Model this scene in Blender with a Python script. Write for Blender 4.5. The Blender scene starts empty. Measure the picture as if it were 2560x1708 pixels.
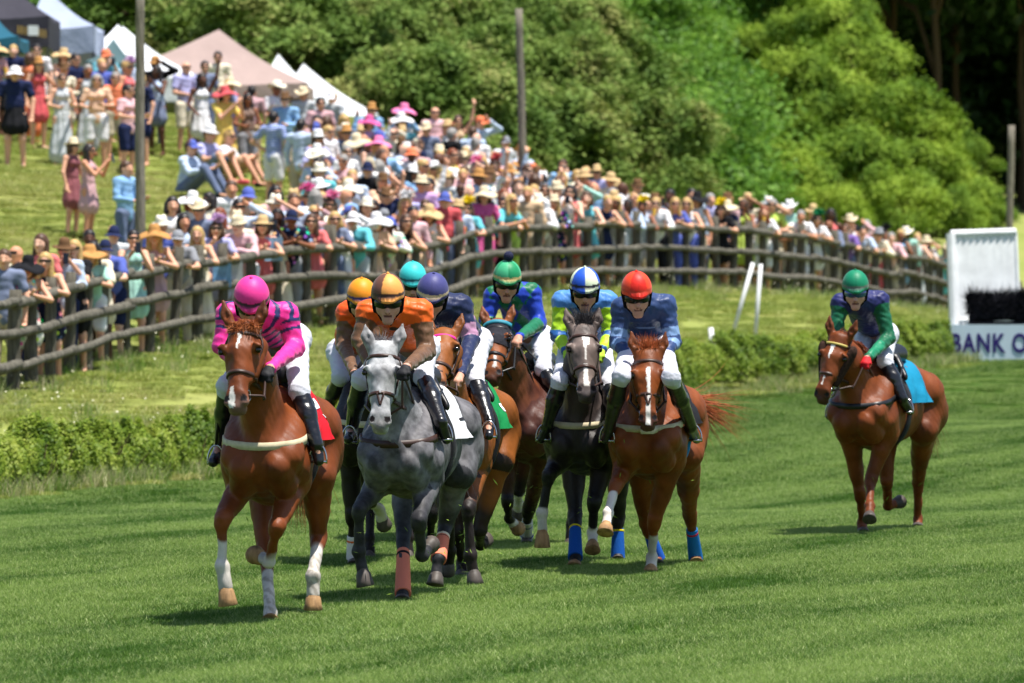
import bpy, math, random
import numpy as np
from mathutils import Vector
random.seed(7); RNG = np.random.default_rng(7)
scene = bpy.context.scene
COL = scene.collection
# ---------------------------------------------------------------- camera, sky, sun, exposure
FPX, CX, HY, CAMZ = 14840.0, 1280.0, 702.0, 2.3      # focal length in photo pixels, principal column, horizon row, eye height
cam_d = bpy.data.cameras.new("camera"); cam = bpy.data.objects.new("camera", cam_d); COL.objects.link(cam)
cam.location = (0, 0, CAMZ); cam.rotation_euler = (math.radians(90), 0, 0)
cam_d.sensor_width = 36.0; cam_d.lens = 36.0 * FPX / 2560.0
cam_d.shift_y = -(854.0 - HY) / 2560.0
cam_d.clip_start = 1.0; cam_d.clip_end = 3000
cam_d.dof.use_dof = True; cam_d.dof.focus_distance = 43.0; cam_d.dof.aperture_fstop = 4.4
scene.camera = cam
SUN = Vector((0.25, -0.14, 0.96)).normalized()
w = bpy.data.worlds.new("World"); scene.world = w; w.use_nodes = True
nt = w.node_tree; bg = nt.nodes["Background"]
sky = nt.nodes.new("ShaderNodeTexSky"); sky.sky_type = 'NISHITA'; sky.sun_disc = False
sky.sun_elevation = math.asin(SUN.z); sky.sun_rotation = math.atan2(SUN.x, SUN.y)
nt.links.new(sky.outputs[0], bg.inputs[0]); bg.inputs[1].default_value = 0.09
sl = bpy.data.lights.new("sun", 'SUN'); sl.energy = 4.9; sl.angle = math.radians(0.5); sl.color = (1.0, 0.96, 0.89)
so = bpy.data.objects.new("sun", sl); COL.objects.link(so); so.rotation_euler = SUN.to_track_quat('Z', 'Y').to_euler(); so.location = (0, 0, 60)
scene.view_settings.view_transform = 'Standard'; scene.view_settings.look = 'None'
scene.view_settings.exposure = 0.62; scene.view_settings.gamma = 1.0
scene.cycles.max_bounces = 6; scene.cycles.transparent_max_bounces = 6

# ---------------------------------------------------------------- helpers
def S(r, g, b, k=1.0):
    f = lambda c: (c / 255 / 12.92) if c / 255 <= 0.04045 else ((c / 255 + 0.055) / 1.055) ** 2.4
    return (f(r) * k, f(g) * k, f(b) * k, 1.0)
def at(px, py, Y):
    """point that shows at photo pixel (px, py) when it stands Y metres away"""
    return np.array(((px - CX) / FPX * Y, Y, CAMZ - (py - HY) / FPX * Y))
def atd(dx, dy, Y): return at(dx * 1.0894, dy * 1.0894, Y)
def tag(o, label=None, cat=None, group=None, kind=None):
    if label: o["label"] = label
    if cat: o["category"] = cat
    if group: o["group"] = group
    if kind: o["kind"] = kind
    return o
def empty(name, loc=(0, 0, 0), rz=0.0):
    o = bpy.data.objects.new(name, None); COL.objects.link(o); o.location = loc; o.rotation_euler = (0, 0, rz); o.empty_display_size = .1
    return o
def np_mesh(name, V, F, smooth=True, col=None):
    """V (n,3), F (m,k) with k = 3 or 4"""
    V = np.asarray(V, dtype=np.float32); F = np.asarray(F, dtype=np.int32)
    me = bpy.data.meshes.new(name); m, k = F.shape
    me.vertices.add(len(V)); me.vertices.foreach_set("co", V.ravel())
    me.loops.add(m * k); me.loops.foreach_set("vertex_index", F.ravel())
    me.polygons.add(m); me.polygons.foreach_set("loop_start", np.arange(0, m * k, k, dtype=np.int32))
    me.polygons.foreach_set("loop_total", np.full(m, k, dtype=np.int32))
    me.polygons.foreach_set("use_smooth", np.full(m, bool(smooth)))
    me.update(calc_edges=True)
    if col is not None: set_col(me, col)
    return me
def set_col(me, col):
    a = me.color_attributes.new("Col", 'FLOAT_COLOR', 'POINT')
    c = np.ones((len(me.vertices), 4), dtype=np.float32); c[:, :3] = np.asarray(col)[:, :3]
    a.data.foreach_set("color", c.ravel())
def link(name, me, m=None, parent=None, loc=None):
    o = bpy.data.objects.new(name, me); COL.objects.link(o)
    if m is not None and len(me.materials) == 0: me.materials.append(m)
    if parent is not None: o.parent = parent
    if loc is not None: o.location = loc
    return o
class MB:
    """collects boxes, tubes, lathes and quads into one mesh"""
    def __init__(s): s.V = []; s.F = []; s.n = 0
    def add(s, V, F):
        V = np.asarray(V, float).reshape(-1, 3); s.V.append(V)
        for f in F: s.F.append(tuple(i + s.n for i in f))
        s.n += len(V); return s
    def box(s, c, d, rz=0.0, rx=0.0):
        x, y, z = np.array(d) / 2
        P = np.array([(i * x, j * y, k * z) for k in (-1, 1) for j in (-1, 1) for i in (-1, 1)])
        cx, sx = math.cos(rx), math.sin(rx); P = np.stack([P[:, 0], P[:, 1] * cx - P[:, 2] * sx, P[:, 1] * sx + P[:, 2] * cx], 1)
        cz, sz = math.cos(rz), math.sin(rz); P = np.stack([P[:, 0] * cz - P[:, 1] * sz, P[:, 0] * sz + P[:, 1] * cz, P[:, 2]], 1)
        return s.add(P + np.array(c), [(0, 2, 3, 1), (4, 5, 7, 6), (0, 1, 5, 4), (2, 6, 7, 3), (0, 4, 6, 2), (1, 3, 7, 5)])
    def tube(s, pts, r, n=8, caps=True, flat=None):
        P = np.asarray(pts, float); m = len(P)
        r = np.broadcast_to(np.asarray(r, float), (m,))
        T = np.gradient(P, axis=0) if m > 2 else np.repeat((P[1] - P[0])[None], 2, 0)
        T /= np.linalg.norm(T, axis=1)[:, None] + 1e-9
        ref = np.array((0, 0, 1.)) if abs(T[0][2]) < .9 else np.array((1., 0, 0))
        V = []
        U = np.cross(T[0], ref); U /= np.linalg.norm(U)
        for i in range(m):
            U = U - T[i] * np.dot(U, T[i]); U /= np.linalg.norm(U) + 1e-9; W = np.cross(T[i], U)
            for k in range(n):
                a = 2 * math.pi * k / n; V.append(P[i] + r[i] * (math.cos(a) * U + math.sin(a) * W))
        F = [(i * n + k, i * n + (k + 1) % n, (i + 1) * n + (k + 1) % n, (i + 1) * n + k) for i in range(m - 1) for k in range(n)]
        if caps: F += [tuple(range(n - 1, -1, -1)), tuple((m - 1) * n + k for k in range(n))]
        return s.add(V, F)
    def lathe(s, prof, c=(0, 0, 0), n=20, sx=1., sy=1.):
        V = [(r * math.cos(2 * math.pi * k / n) * sx + c[0], r * math.sin(2 * math.pi * k / n) * sy + c[1], z + c[2]) for r, z in prof for k in range(n)]
        F = [(i * n + k, i * n + (k + 1) % n, (i + 1) * n + (k + 1) % n, (i + 1) * n + k) for i in range(len(prof) - 1) for k in range(n)]
        return s.add(V, F)
    def grid(s, G):
        a, b = G.shape[:2]
        return s.add(G.reshape(-1, 3), [(i * b + j, i * b + j + 1, (i + 1) * b + j + 1, (i + 1) * b + j) for i in range(a - 1) for j in range(b - 1)])
    def mesh(s, name, smooth=False, off=None):
        V = np.concatenate(s.V)
        if off is not None: V = V - np.asarray(off)
        me = bpy.data.meshes.new(name); me.from_pydata(V.tolist(), [], s.F); me.update()
        me.polygons.foreach_set("use_smooth", [smooth] * len(me.polygons))
        return me
    def build(s, name, m, parent=None, smooth=False, off=None, loc=None):
        return link(name, s.mesh(name, smooth, off), m, parent, loc)

# ---------------------------------------------------------------- materials
def mat(name, c=(.5, .5, .5, 1), rough=.6, spec=.4, vcol=False, noise=None, bump=None, sheen=0, trans=0, metal=0, coat=0, objcol=False):
    """noise = (scale, dark factor, light factor[, stretch]); bump = (scale, strength, distance)"""
    m = bpy.data.materials.new(name); m.use_nodes = True; t = m.node_tree; N = t.nodes; L = t.links
    p = N["Principled BSDF"]; p.inputs["Roughness"].default_value = rough; p.inputs["Specular IOR Level"].default_value = spec
    p.inputs["Metallic"].default_value = metal
    if sheen: p.inputs["Sheen Weight"].default_value = sheen; p.inputs["Sheen Roughness"].default_value = .4
    if coat: p.inputs["Coat Weight"].default_value = coat; p.inputs["Coat Roughness"].default_value = .15
    src = None
    if vcol:
        a = N.new("ShaderNodeVertexColor"); a.layer_name = "Col"; src = a.outputs[0]
    tc = N.new("ShaderNodeNewGeometry") if objcol else N.new("ShaderNodeTexCoord")
    co = tc.outputs["Position"] if objcol else tc.outputs["Object"]
    if noise:
        n = N.new("ShaderNodeTexNoise"); n.inputs["Scale"].default_value = noise[0]; n.inputs["Detail"].default_value = 4
        if len(noise) > 3:
            mp = N.new("ShaderNodeMapping"); mp.inputs["Scale"].default_value = noise[3]; L.new(co, mp.inputs[0]); L.new(mp.outputs[0], n.inputs["Vector"])
        else: L.new(co, n.inputs["Vector"])
        r = N.new("ShaderNodeMapRange"); r.inputs[1].default_value = .3; r.inputs[2].default_value = .7
        r.inputs[3].default_value = noise[1]; r.inputs[4].default_value = noise[2]; L.new(n.outputs[0], r.inputs[0])
        v = N.new("ShaderNodeVectorMath"); v.operation = 'SCALE'
        if src: L.new(src, v.inputs[0])
        else: v.inputs[0].default_value = c[:3]
        L.new(r.outputs[0], v.inputs["Scale"]); src = v.outputs[0]
    if src: L.new(src, p.inputs["Base Color"])
    else: p.inputs["Base Color"].default_value = c
    if bump:
        n2 = N.new("ShaderNodeTexNoise"); n2.inputs["Scale"].default_value = bump[0]; n2.inputs["Detail"].default_value = 3
        if len(bump) > 3:
            mp = N.new("ShaderNodeMapping"); mp.inputs["Scale"].default_value = bump[3]; L.new(co, mp.inputs[0]); L.new(mp.outputs[0], n2.inputs["Vector"])
        else: L.new(co, n2.inputs["Vector"])
        b = N.new("ShaderNodeBump"); b.inputs["Strength"].default_value = bump[1]; b.inputs["Distance"].default_value = bump[2]
        L.new(n2.outputs[0], b.inputs["Height"]); L.new(b.outputs[0], p.inputs["Normal"])
    if trans:
        tr = N.new("ShaderNodeBsdfTranslucent"); mx = N.new("ShaderNodeMixShader"); mx.inputs[0].default_value = trans
        if src: L.new(src, tr.inputs[0])
        else: tr.inputs[0].default_value = c
        L.new(p.outputs[0], mx.inputs[1]); L.new(tr.outputs[0], mx.inputs[2]); L.new(mx.outputs[0], N["Material Output"].inputs[0])
    m.diffuse_color = c
    return m
_mc = {}
def cloth(c):
    """shared fabric material by colour"""
    k = tuple(round(x, 3) for x in c[:3])
    if k not in _mc: _mc[k] = mat("fabric", c, .85, .15, bump=(14, .5, .02), noise=(6, .9, 1.08))
    return _mc[k]
def leaf_mat(name, c1, c2, c3, scale=.5, trans=.3, rough=.55, spread=.25):
    """foliage: large noise in world space picks between three greens, each leaf a little different"""
    m = bpy.data.materials.new(name); m.use_nodes = True; t = m.node_tree; N = t.nodes; L = t.links
    p = N["Principled BSDF"]; p.inputs["Roughness"].default_value = rough; p.inputs["Specular IOR Level"].default_value = .25
    g = N.new("ShaderNodeNewGeometry"); n = N.new("ShaderNodeTexNoise"); n.inputs["Scale"].default_value = scale; n.inputs["Detail"].default_value = 3
    L.new(g.outputs["Position"], n.inputs["Vector"])
    ad = N.new("ShaderNodeMath"); ad.operation = 'MULTIPLY_ADD'; ad.inputs[1].default_value = spread; L.new(g.outputs["Random Per Island"], ad.inputs[0])
    L.new(n.outputs[0], ad.inputs[2])
    r = N.new("ShaderNodeValToRGB"); e = r.color_ramp.elements
    e[0].position = .38 + spread * .2; e[0].color = c1; e[1].position = .68 + spread * .7; e[1].color = c3
    x = e.new(.52 + spread * .5); x.color = c2
    L.new(ad.outputs[0], r.inputs[0]); L.new(r.outputs[0], p.inputs["Base Color"])
    tr = N.new("ShaderNodeBsdfTranslucent"); L.new(r.outputs[0], tr.inputs[0]); mx = N.new("ShaderNodeMixShader"); mx.inputs[0].default_value = trans
    L.new(p.outputs[0], mx.inputs[1]); L.new(tr.outputs[0], mx.inputs[2]); L.new(mx.outputs[0], N["Material Output"].inputs[0])
    return m

# ---------------------------------------------------------------- the ground
FENCE = [(-150, 930, 71), (0, 915, 73.5), (240, 842, 79), (430, 797, 82.5), (790, 748, 88), (1070, 700, 96), (1300, 676, 102), (1500, 669, 107), (1700, 672, 112), (1830, 680, 116), (2027, 713, 124), (2180, 737, 136), (2420, 770, 146)]
ctrl = []
for x in (-14, -7, 0, 7, 14):
    for y in (-30, 10, 28, 42, 54): ctrl.append((x, y, 0))
for d in [(0, 1150, 62), (500, 1090, 70), (1600, 905, 92), (1900, 872, 95), (2180, 832, 100), (2350, 830, 100)] + FENCE + \
         [(205, 545, 98), (35, 385, 107), (425, 357, 114), (480, 450, 105), (640, 482, 110), (950, 405, 119), (1250, 500, 120), (1500, 632, 114), (1900, 665, 127), (2150, 712, 146),
          (100, 225, 125), (600, 258, 130), (850, 300, 140), (1300, 470, 150), (1900, 560, 170), (2330, 545, 180), (1300, 380, 250), (2330, 478, 225), (300, 170, 170), (2600, 700, 150)]:
    p = atd(*d); ctrl.append(tuple(p))
ctrl += [(0, 75, .15), (2, 80, .35), (5, 72, .1), (9, 80, .3), (-60, 60, 2), (-60, 140, 10), (60, 60, 0), (60, 140, 2), (0, 420, 16), (-90, 420, 22), (90, 420, 14), (40, 250, 6), (-40, 250, 12), (-40, -40, 0), (40, -40, 0)]
ctrl = np.array(ctrl, float)
def _tps(r2): return np.where(r2 > 1e-9, .5 * r2 * np.log(r2 + 1e-12), 0)
_n = len(ctrl); _A = np.zeros((_n + 3, _n + 3)); _xy = ctrl[:, :2] / 50
_A[:_n, :_n] = _tps(((_xy[:, None] - _xy[None]) ** 2).sum(-1)) + np.eye(_n) * 2e-4
_A[:_n, _n] = 1; _A[:_n, _n + 1:] = _xy; _A[_n, :_n] = 1; _A[_n + 1:, :_n] = _xy.T
_W = np.linalg.solve(_A, np.concatenate([ctrl[:, 2], np.zeros(3)]))
def ground_z(x, y):
    x = np.atleast_1d(np.asarray(x, float)) / 50; y = np.atleast_1d(np.asarray(y, float)) / 50
    out = np.empty(x.shape)
    for i in range(0, x.size, 20000):
        s = slice(i, i + 20000); r2 = (x.ravel()[s, None] - _xy[None, :, 0]) ** 2 + (y.ravel()[s, None] - _xy[None, :, 1]) ** 2
        out.ravel()[s] = _tps(r2) @ _W[:_n] + _W[_n] + _W[_n + 1] * x.ravel()[s] + _W[_n + 2] * y.ravel()[s]
    fl = np.clip((y * 50 - 54) / 8, 0, 1)                     # the race track itself is level
    near = y * 50 < 62
    return np.where(near & (np.abs(x * 50) < 40), out * fl, out)
def gz(x, y): return float(ground_z(x, y)[0])
# outer edge of the mown track in depth, as a function of x at that depth
EDGE = np.array([(-14, 55), (-5.4, 62), (-3.5, 69.5), (-.5, 80), (2.8, 91.5), (5.0, 94.5), (7.4, 99), (9, 104), (20, 120)])
def edge_y(x): return np.interp(x, EDGE[:, 0], EDGE[:, 1])
ys = np.concatenate([np.arange(-40, 30, 5), np.arange(30, 66, 1.0), np.arange(66, 140, .7), np.arange(140, 260, 4), np.arange(260, 440, 12)])
xs = np.concatenate([np.arange(-110, -16, 8), np.arange(-16, 17, .6), np.arange(18, 120, 8)])
XX, YY = np.meshgrid(xs, ys); ZZ = ground_z(XX, YY).reshape(XX.shape)
b = MB(); b.grid(np.stack([XX, YY, ZZ], -1)); gm = b.mesh("ground", True)
_yy = YY.ravel(); _xx = XX.ravel(); inn = np.clip((edge_y(_xx) - _yy) / .8 + .5, 0, 1)
set_col(gm, np.stack([inn, inn, inn], 1))
m = bpy.data.materials.new("turf"); m.use_nodes = True; t = m.node_tree; N = t.nodes; L = t.links; p = N["Principled BSDF"]
p.inputs["Roughness"].default_value = .9; p.inputs["Specular IOR Level"].default_value = .1
g = N.new("ShaderNodeNewGeometry"); vc = N.new("ShaderNodeVertexColor"); vc.layer_name = "Col"
def ramp(t, src, stops):
    r = t.nodes.new("ShaderNodeValToRGB"); e = r.color_ramp.elements; e[0].position, e[0].color = stops[0]; e[1].position, e[1].color = stops[-1]
    for s in stops[1:-1]: x = e.new(s[0]); x.color = s[1]
    t.links.new(src, r.inputs[0]); return r.outputs[0]
def wnoise(t, g, scale, stretch=(1, 1, 1), detail=4, rot=.25):
    mp = t.nodes.new("ShaderNodeMapping"); mp.inputs["Scale"].default_value = stretch; mp.inputs["Rotation"].default_value = (0, 0, rot)
    if rot > 1: mp.vector_type = 'TEXTURE'
    n = t.nodes.new("ShaderNodeTexNoise"); n.inputs["Scale"].default_value = scale; n.inputs["Detail"].default_value = detail
    t.links.new(g.outputs["Position"], mp.inputs[0]); t.links.new(mp.outputs[0], n.inputs["Vector"]); return n.outputs[0]
def mixc(t, f, a, b_):
    x = t.nodes.new("ShaderNodeMix"); x.data_type = 'RGBA'; t.links.new(f, x.inputs[0]); t.links.new(a, x.inputs[6]); t.links.new(b_, x.inputs[7]); return x.outputs[2]
trk = ramp(t, wnoise(t, g, 1.0, (7, 1.5, 1), 4, 1.17), [(.35, (.035, .08, .010, 1)), (.65, (.06, .125, .016, 1))])
hil = ramp(t, wnoise(t, g, .35, (1, .6, 1)), [(.30, (.20, .245, .055, 1)), (.5, (.25, .28, .075, 1)), (.70, (.29, .295, .095, 1))])
L.new(mixc(t, vc.outputs[0], hil, trk), p.inputs["Base Color"])
gob = link("ground", gm, m); tag(gob, "green race track turf rising into a grassy bank", "ground", kind="structure")

# ---- grass blades: small tiles of blades scattered with geometry nodes (stuff)
def blade_tile(name, size, n, h, wd, m, lean=.35):
    x = RNG.uniform(-size / 2, size / 2, n); y = RNG.uniform(-size / 2, size / 2, n); a = RNG.uniform(0, 2 * np.pi, n)
    hh = h * RNG.uniform(.55, 1.15, n); ln = RNG.normal(0, lean, (n, 2)) * hh[:, None]
    b0 = np.stack([x, y, np.zeros(n)], 1); d = np.stack([np.cos(a), np.sin(a), np.zeros(n)], 1) * (wd / 2)
    mid = b0 + np.stack([ln[:, 0] * .35, ln[:, 1] * .35, hh * .55], 1); tip = b0 + np.stack([ln[:, 0], ln[:, 1], hh], 1)
    V = np.stack([b0 - d, b0 + d, mid + d * .8, tip, mid - d * .8], 1).reshape(-1, 3)
    i = np.arange(n)[:, None] * 5
    F = np.concatenate([i + np.array([0, 1, 2, 4]), i + np.array([4, 2, 3, 3])], 0)
    V = V; me = np_mesh(name, V, F[:n], False)
    T = i + np.array([4, 2, 3])
    V2 = V; me = bpy.data.meshes.new(name); q = F[:n]
    me.vertices.add(len(V2)); me.vertices.foreach_set("co", V2.astype(np.float32).ravel())
    li = np.concatenate([q.ravel(), T.ravel()]).astype(np.int32); me.loops.add(len(li)); me.loops.foreach_set("vertex_index", li)
    st = np.concatenate([np.arange(0, 4 * n, 4), 4 * n + np.arange(0, 3 * n, 3)]).astype(np.int32); tot = np.concatenate([np.full(n, 4), np.full(n, 3)]).astype(np.int32)
    me.polygons.add(2 * n); me.polygons.foreach_set("loop_start", st); me.polygons.foreach_set("loop_total", tot); me.update(calc_edges=True)
    me.materials.append(m); return bpy.data.objects.new(name, me)
def scatter(name, pts, sc, tiles, label):
    n = len(pts); me = bpy.data.meshes.new(name); me.from_pydata(pts.tolist(), [], []); me.update()
    for nm, v in (("rz", RNG.uniform(0, 6.283, n)), ("sc", sc)):
        a = me.attributes.new(nm, 'FLOAT', 'POINT'); a.data.foreach_set("value", np.asarray(v, dtype=np.float32))
    o = link(name, me); c = bpy.data.collections.new(name + "_tiles")
    for x in tiles: c.objects.link(x)
    ng = bpy.data.node_groups.new(name, 'GeometryNodeTree'); ng.interface.new_socket("Geometry", in_out='INPUT', socket_type='NodeSocketGeometry'); ng.interface.new_socket("Geometry", in_out='OUTPUT', socket_type='NodeSocketGeometry')
    N = ng.nodes; L = ng.links; gi = N.new("NodeGroupInput"); go = N.new("NodeGroupOutput"); ip = N.new("GeometryNodeInstanceOnPoints"); ci = N.new("GeometryNodeCollectionInfo")
    ci.inputs[0].default_value = c; ci.inputs["Separate Children"].default_value = True; ci.inputs["Reset Children"].default_value = True
    ip.inputs["Pick Instance"].default_value = True
    ra = N.new("GeometryNodeInputNamedAttribute"); ra.data_type = 'FLOAT'; ra.inputs[0].default_value = "rz"; rs = N.new("GeometryNodeInputNamedAttribute"); rs.data_type = 'FLOAT'; rs.inputs[0].default_value = "sc"
    cx = N.new("ShaderNodeCombineXYZ"); L.new(ra.outputs[0], cx.inputs[2])
    L.new(gi.outputs[0], ip.inputs["Points"]); L.new(ci.outputs[0], ip.inputs["Instance"]); L.new(cx.outputs[0], ip.inputs["Rotation"]); L.new(rs.outputs[0], ip.inputs["Scale"]); L.new(ip.outputs[0], go.inputs[0])
    md = o.modifiers.new("scatter", 'NODES'); md.node_group = ng
    tag(o, label, "grass", kind="stuff"); return o
def grass_mat(name, stopsA, sc1, stretch, sc2, rnd=.3, rot=.25, kk=1.0):
    m = bpy.data.materials.new(name); m.use_nodes = True; t = m.node_tree; N = t.nodes; L = t.links; p = N["Principled BSDF"]
    p.inputs["Roughness"].default_value = .5; p.inputs["Specular IOR Level"].default_value = .3
    g = N.new("ShaderNodeNewGeometry"); n1 = wnoise(t, g, sc1, stretch, 4, rot); n2 = wnoise(t, g, sc2)
    a = N.new("ShaderNodeMath"); a.operation = 'MULTIPLY_ADD'; a.inputs[1].default_value = .35; L.new(n2, a.inputs[0])
    k1 = N.new("ShaderNodeMath"); k1.operation = 'MULTIPLY_ADD'; k1.inputs[1].default_value = kk; k1.inputs[2].default_value = .5 * (1 - kk); L.new(n1, k1.inputs[0]); L.new(k1.outputs[0], a.inputs[2])
    a2 = N.new("ShaderNodeMath"); a2.operation = 'MULTIPLY_ADD'; a2.inputs[1].default_value = rnd; L.new(g.outputs["Random Per Island"], a2.inputs[0]); L.new(a.outputs[0], a2.inputs[2])
    c = ramp(t, a2.outputs[0], stopsA); L.new(c, p.inputs["Base Color"])
    tr = N.new("ShaderNodeBsdfTranslucent"); L.new(c, tr.inputs[0]); mx = N.new("ShaderNodeMixShader"); mx.inputs[0].default_value = .35
    L.new(p.outputs[0], mx.inputs[1]); L.new(tr.outputs[0], mx.inputs[2]); L.new(mx.outputs[0], N["Material Output"].inputs[0]); return m
gmA = grass_mat("track_grass", [(.66, (.052, .135, .012, 1)), (.87, (.128, .25, .028, 1)), (1.01, (.27, .39, .085, 1)), (1.18, (.56, .62, .26, 1))], 1.0, (5, .95, 1), 9.0, .45, 1.17, 1.25)
gmB = grass_mat("bank_grass", [(.45, (.20, .29, .045, 1)), (.7, (.30, .37, .075, 1)), (.95, (.41, .43, .12, 1)), (1.2, (.52, .49, .2, 1))], .3, (1, .8, 1), 2.0)
gmC = grass_mat("tall_grass", [(.45, (.06, .15, .015, 1)), (.75, (.15, .28, .035, 1)), (.95, (.34, .42, .11, 1)), (1.2, (.5, .48, .25, 1))], .8, (1, 1, 1), 4.0, .5)
def frustum_pts(y0, y1, step, margin=.6):
    out = []
    y = y0
    while y < y1:
        hw = y * 1280 / FPX + margin; n = max(1, int(2 * hw / step)); x = np.linspace(-hw, hw, n) + RNG.uniform(-step / 2, step / 2, n)
        out.append(np.stack([x, y + RNG.uniform(-step / 2, step / 2, n)], 1)); y += step
    return np.concatenate(out)
P = frustum_pts(32.5, 112, .5); P = P[P[:, 1] < edge_y(P[:, 0]) + .2]
pts = np.stack([P[:, 0], P[:, 1], ground_z(P[:, 0], P[:, 1])], 1)
tiles = [blade_tile("track_blades", .8, 3800, .047, .0045, gmA, .5) for _ in range(4)]
scatter("track_grass", pts, RNG.uniform(.8, 1.15, len(pts)), tiles, "short mown green turf of the race track under the horses")
P = frustum_pts(55, 150, .6, 1.5); P = P[P[:, 1] > edge_y(P[:, 0]) + .1]
pts = np.stack([P[:, 0], P[:, 1], ground_z(P[:, 0], P[:, 1])], 1)
tiles = [blade_tile("bank_blades", .95, 1500, .06, .013, gmB, .7) for _ in range(3)]
scatter("bank_grass", pts, RNG.uniform(.7, 1.2, len(pts)), tiles, "yellow green grass covering the bank below and among the spectators")
# tall weeds along the hedges and under the fence
fp = np.array([atd(*d)[:2] for d in FENCE])
def along(poly, n, sd):
    s = np.concatenate([[0], np.cumsum(np.linalg.norm(np.diff(poly, axis=0), axis=1))]); u = RNG.uniform(0, s[-1], n)
    return np.stack([np.interp(u, s, poly[:, 0]), np.interp(u, s, poly[:, 1])], 1) + RNG.normal(0, sd, (n, 2))
hl = np.array([(-8, 59.8), (-5.4, 62.2), (-3.3, 69.8), (-1.5, 75.5)]); hr = np.array([(2.0, 88.5), (3.0, 92), (5.0, 95), (7.4, 99.5), (8.6, 103)])
P = np.concatenate([along(hl - np.array((0, .35)), 170, .22), along(fp + np.array((.1, -.5)), 420, .35), along(hr - np.array((0, .5)), 160, .3), along(hl[:3] + np.array((0, 2.6)), 420, 1.1)])
P = P[P[:, 1] > edge_y(P[:, 0]) - .55]
pts = np.stack([P[:, 0], P[:, 1], ground_z(P[:, 0], P[:, 1])], 1)
tiles = [blade_tile("tall_blades", .45, 90, .34, .012, gmC, .4) for _ in range(3)]
scatter("tall_grass", pts, RNG.uniform(.35, .85, len(pts)), tiles, "tall seeding grass and weeds along hedge and fence foot")
# pale flower heads among the weeds
def leaf_quads(C, Nn, size, asp=.5, rng=RNG):
    """one rhombus leaf per point: C centres, Nn normals"""
    n = len(C); r = rng.normal(size=(n, 3)); T = np.cross(Nn, r); T /= np.linalg.norm(T, axis=1)[:, None] + 1e-9; B = np.cross(Nn, T)
    s = (np.broadcast_to(size, (n,)) * rng.uniform(.6, 1.3, n))[:, None]
    V = np.stack([C - T * s, C + B * s * asp + T * s * .1, C + T * s, C - B * s * asp + T * s * .1], 1).reshape(-1, 3)
    return V, np.arange(4 * n).reshape(n, 4)
P = np.concatenate([along(hl[:3] + np.array((.0, 3.5)), 480, 1.3), along(fp + np.array((.2, -1.0)), 260, .5)]); P = P[P[:, 1] > edge_y(P[:, 0]) + 1.6]
nf = len(P); C = np.stack([P[:, 0], P[:, 1], ground_z(P[:, 0], P[:, 1]) + RNG.uniform(.15, .42, nf)], 1); Nn = RNG.normal(size=(nf, 3)) * .5 + np.array((0, -.4, 1.)); Nn /= np.linalg.norm(Nn, axis=1)[:, None]
V, F = leaf_quads(C, Nn, .014, .9)
tag(link("wildflowers", np_mesh("wildflowers", V, F, False), mat("pale_petal", S(225, 222, 190), .8)), "small pale wildflower heads in the tall verge grass", "flowers", kind="stuff")
# ---------------------------------------------------------------- hedges
m_hedge = leaf_mat("hedge_leaf", (.07, .14, .008, 1), (.20, .29, .025, 1), (.36, .42, .07, 1), 1.3, .35)
m_twig = mat("twig", S(95, 80, 60), .9, .1)
def hedge(poly, hgt, dep, n, label, lumps=.25):
    root = empty("hedge", (poly[len(poly) // 2][0], poly[len(poly) // 2][1], gz(*poly[len(poly) // 2])))
    o = np.array(root.location)
    s = np.concatenate([[0], np.cumsum(np.linalg.norm(np.diff(poly, axis=0), axis=1))]); Ls = s[-1]
    ph = RNG.uniform(0, 6, 8)
    def lump(u, k=0): return sum(math.pow(.7, j) * np.sin(u * (1.1 + 1.3 * j) + ph[(j + k) % 8]) for j in range(5)) * .35
    u = RNG.uniform(0, Ls, n); th = RNG.uniform(-.15, math.pi * .8, n); rr = np.clip(1.02 - np.abs(RNG.normal(0, .15, n)) + .16 * (RNG.random(n) < .06) * RNG.random(n), .25, 1.2)
    H = hgt * (1 + lumps * lump(u)); D = dep * (1 + lumps * lump(u, 3))
    clump = np.clip(.5 + .38 * (np.sin(u * 8.1 + 2.6 * np.sin(th * 3.7 + u * 2.3)) + np.sin(th * 6.3 + ph[1] + u * 5.7 + 2 * np.sin(u * 3.1))) * .9, 0, 1)
    keep = RNG.random(n) < .35 + .65 * clump
    rr = rr * (1 + .26 * (clump - .5))
    px = np.interp(u, s, poly[:, 0]); py = np.interp(u, s, poly[:, 1])
    off = -np.cos(th) * D * rr; hz = np.clip(np.sin(th), .0, 1) * H * rr * .95 + .06 + RNG.uniform(0, .06, n)
    low = th < .15; hz = np.where(low, RNG.uniform(.05, .55, n) * H, hz)
    C = np.stack([px, py + off, ground_z(px, py) + hz], 1)[keep]
    Nn = np.stack([RNG.normal(0, .6, n), -np.cos(th) + RNG.normal(0, .5, n), np.sin(th) + .35 + RNG.normal(0, .5, n)], 1)[keep]; Nn /= np.linalg.norm(Nn, axis=1)[:, None]
    V, F = leaf_quads(C - o, Nn, .026, .6)
    link("foliage", np_mesh("foliage", V, F, False), m_hedge, root)
    mb = MB()
    for _ in range(int(Ls * 22)):
        uu = random.uniform(0, Ls); x = np.interp(uu, s, poly[:, 0]); y = np.interp(uu, s, poly[:, 1]) + random.uniform(-.5, .5) * dep; z = gz(x, y)
        a = np.array((x, y, z - .05)); b2 = a + np.array((random.uniform(-.25, .25), random.uniform(-.25, .15) * dep, hgt * random.uniform(.6, 1.02)))
        mb.tube([a, (a + b2) / 2 + np.array((random.uniform(-.06, .06), 0, 0)), b2], [.012, .008, .004], 4, False)
    mb.build("twigs", m_twig, root, off=o)
    return tag(root, label, "hedge", "hedges beside the track")
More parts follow.
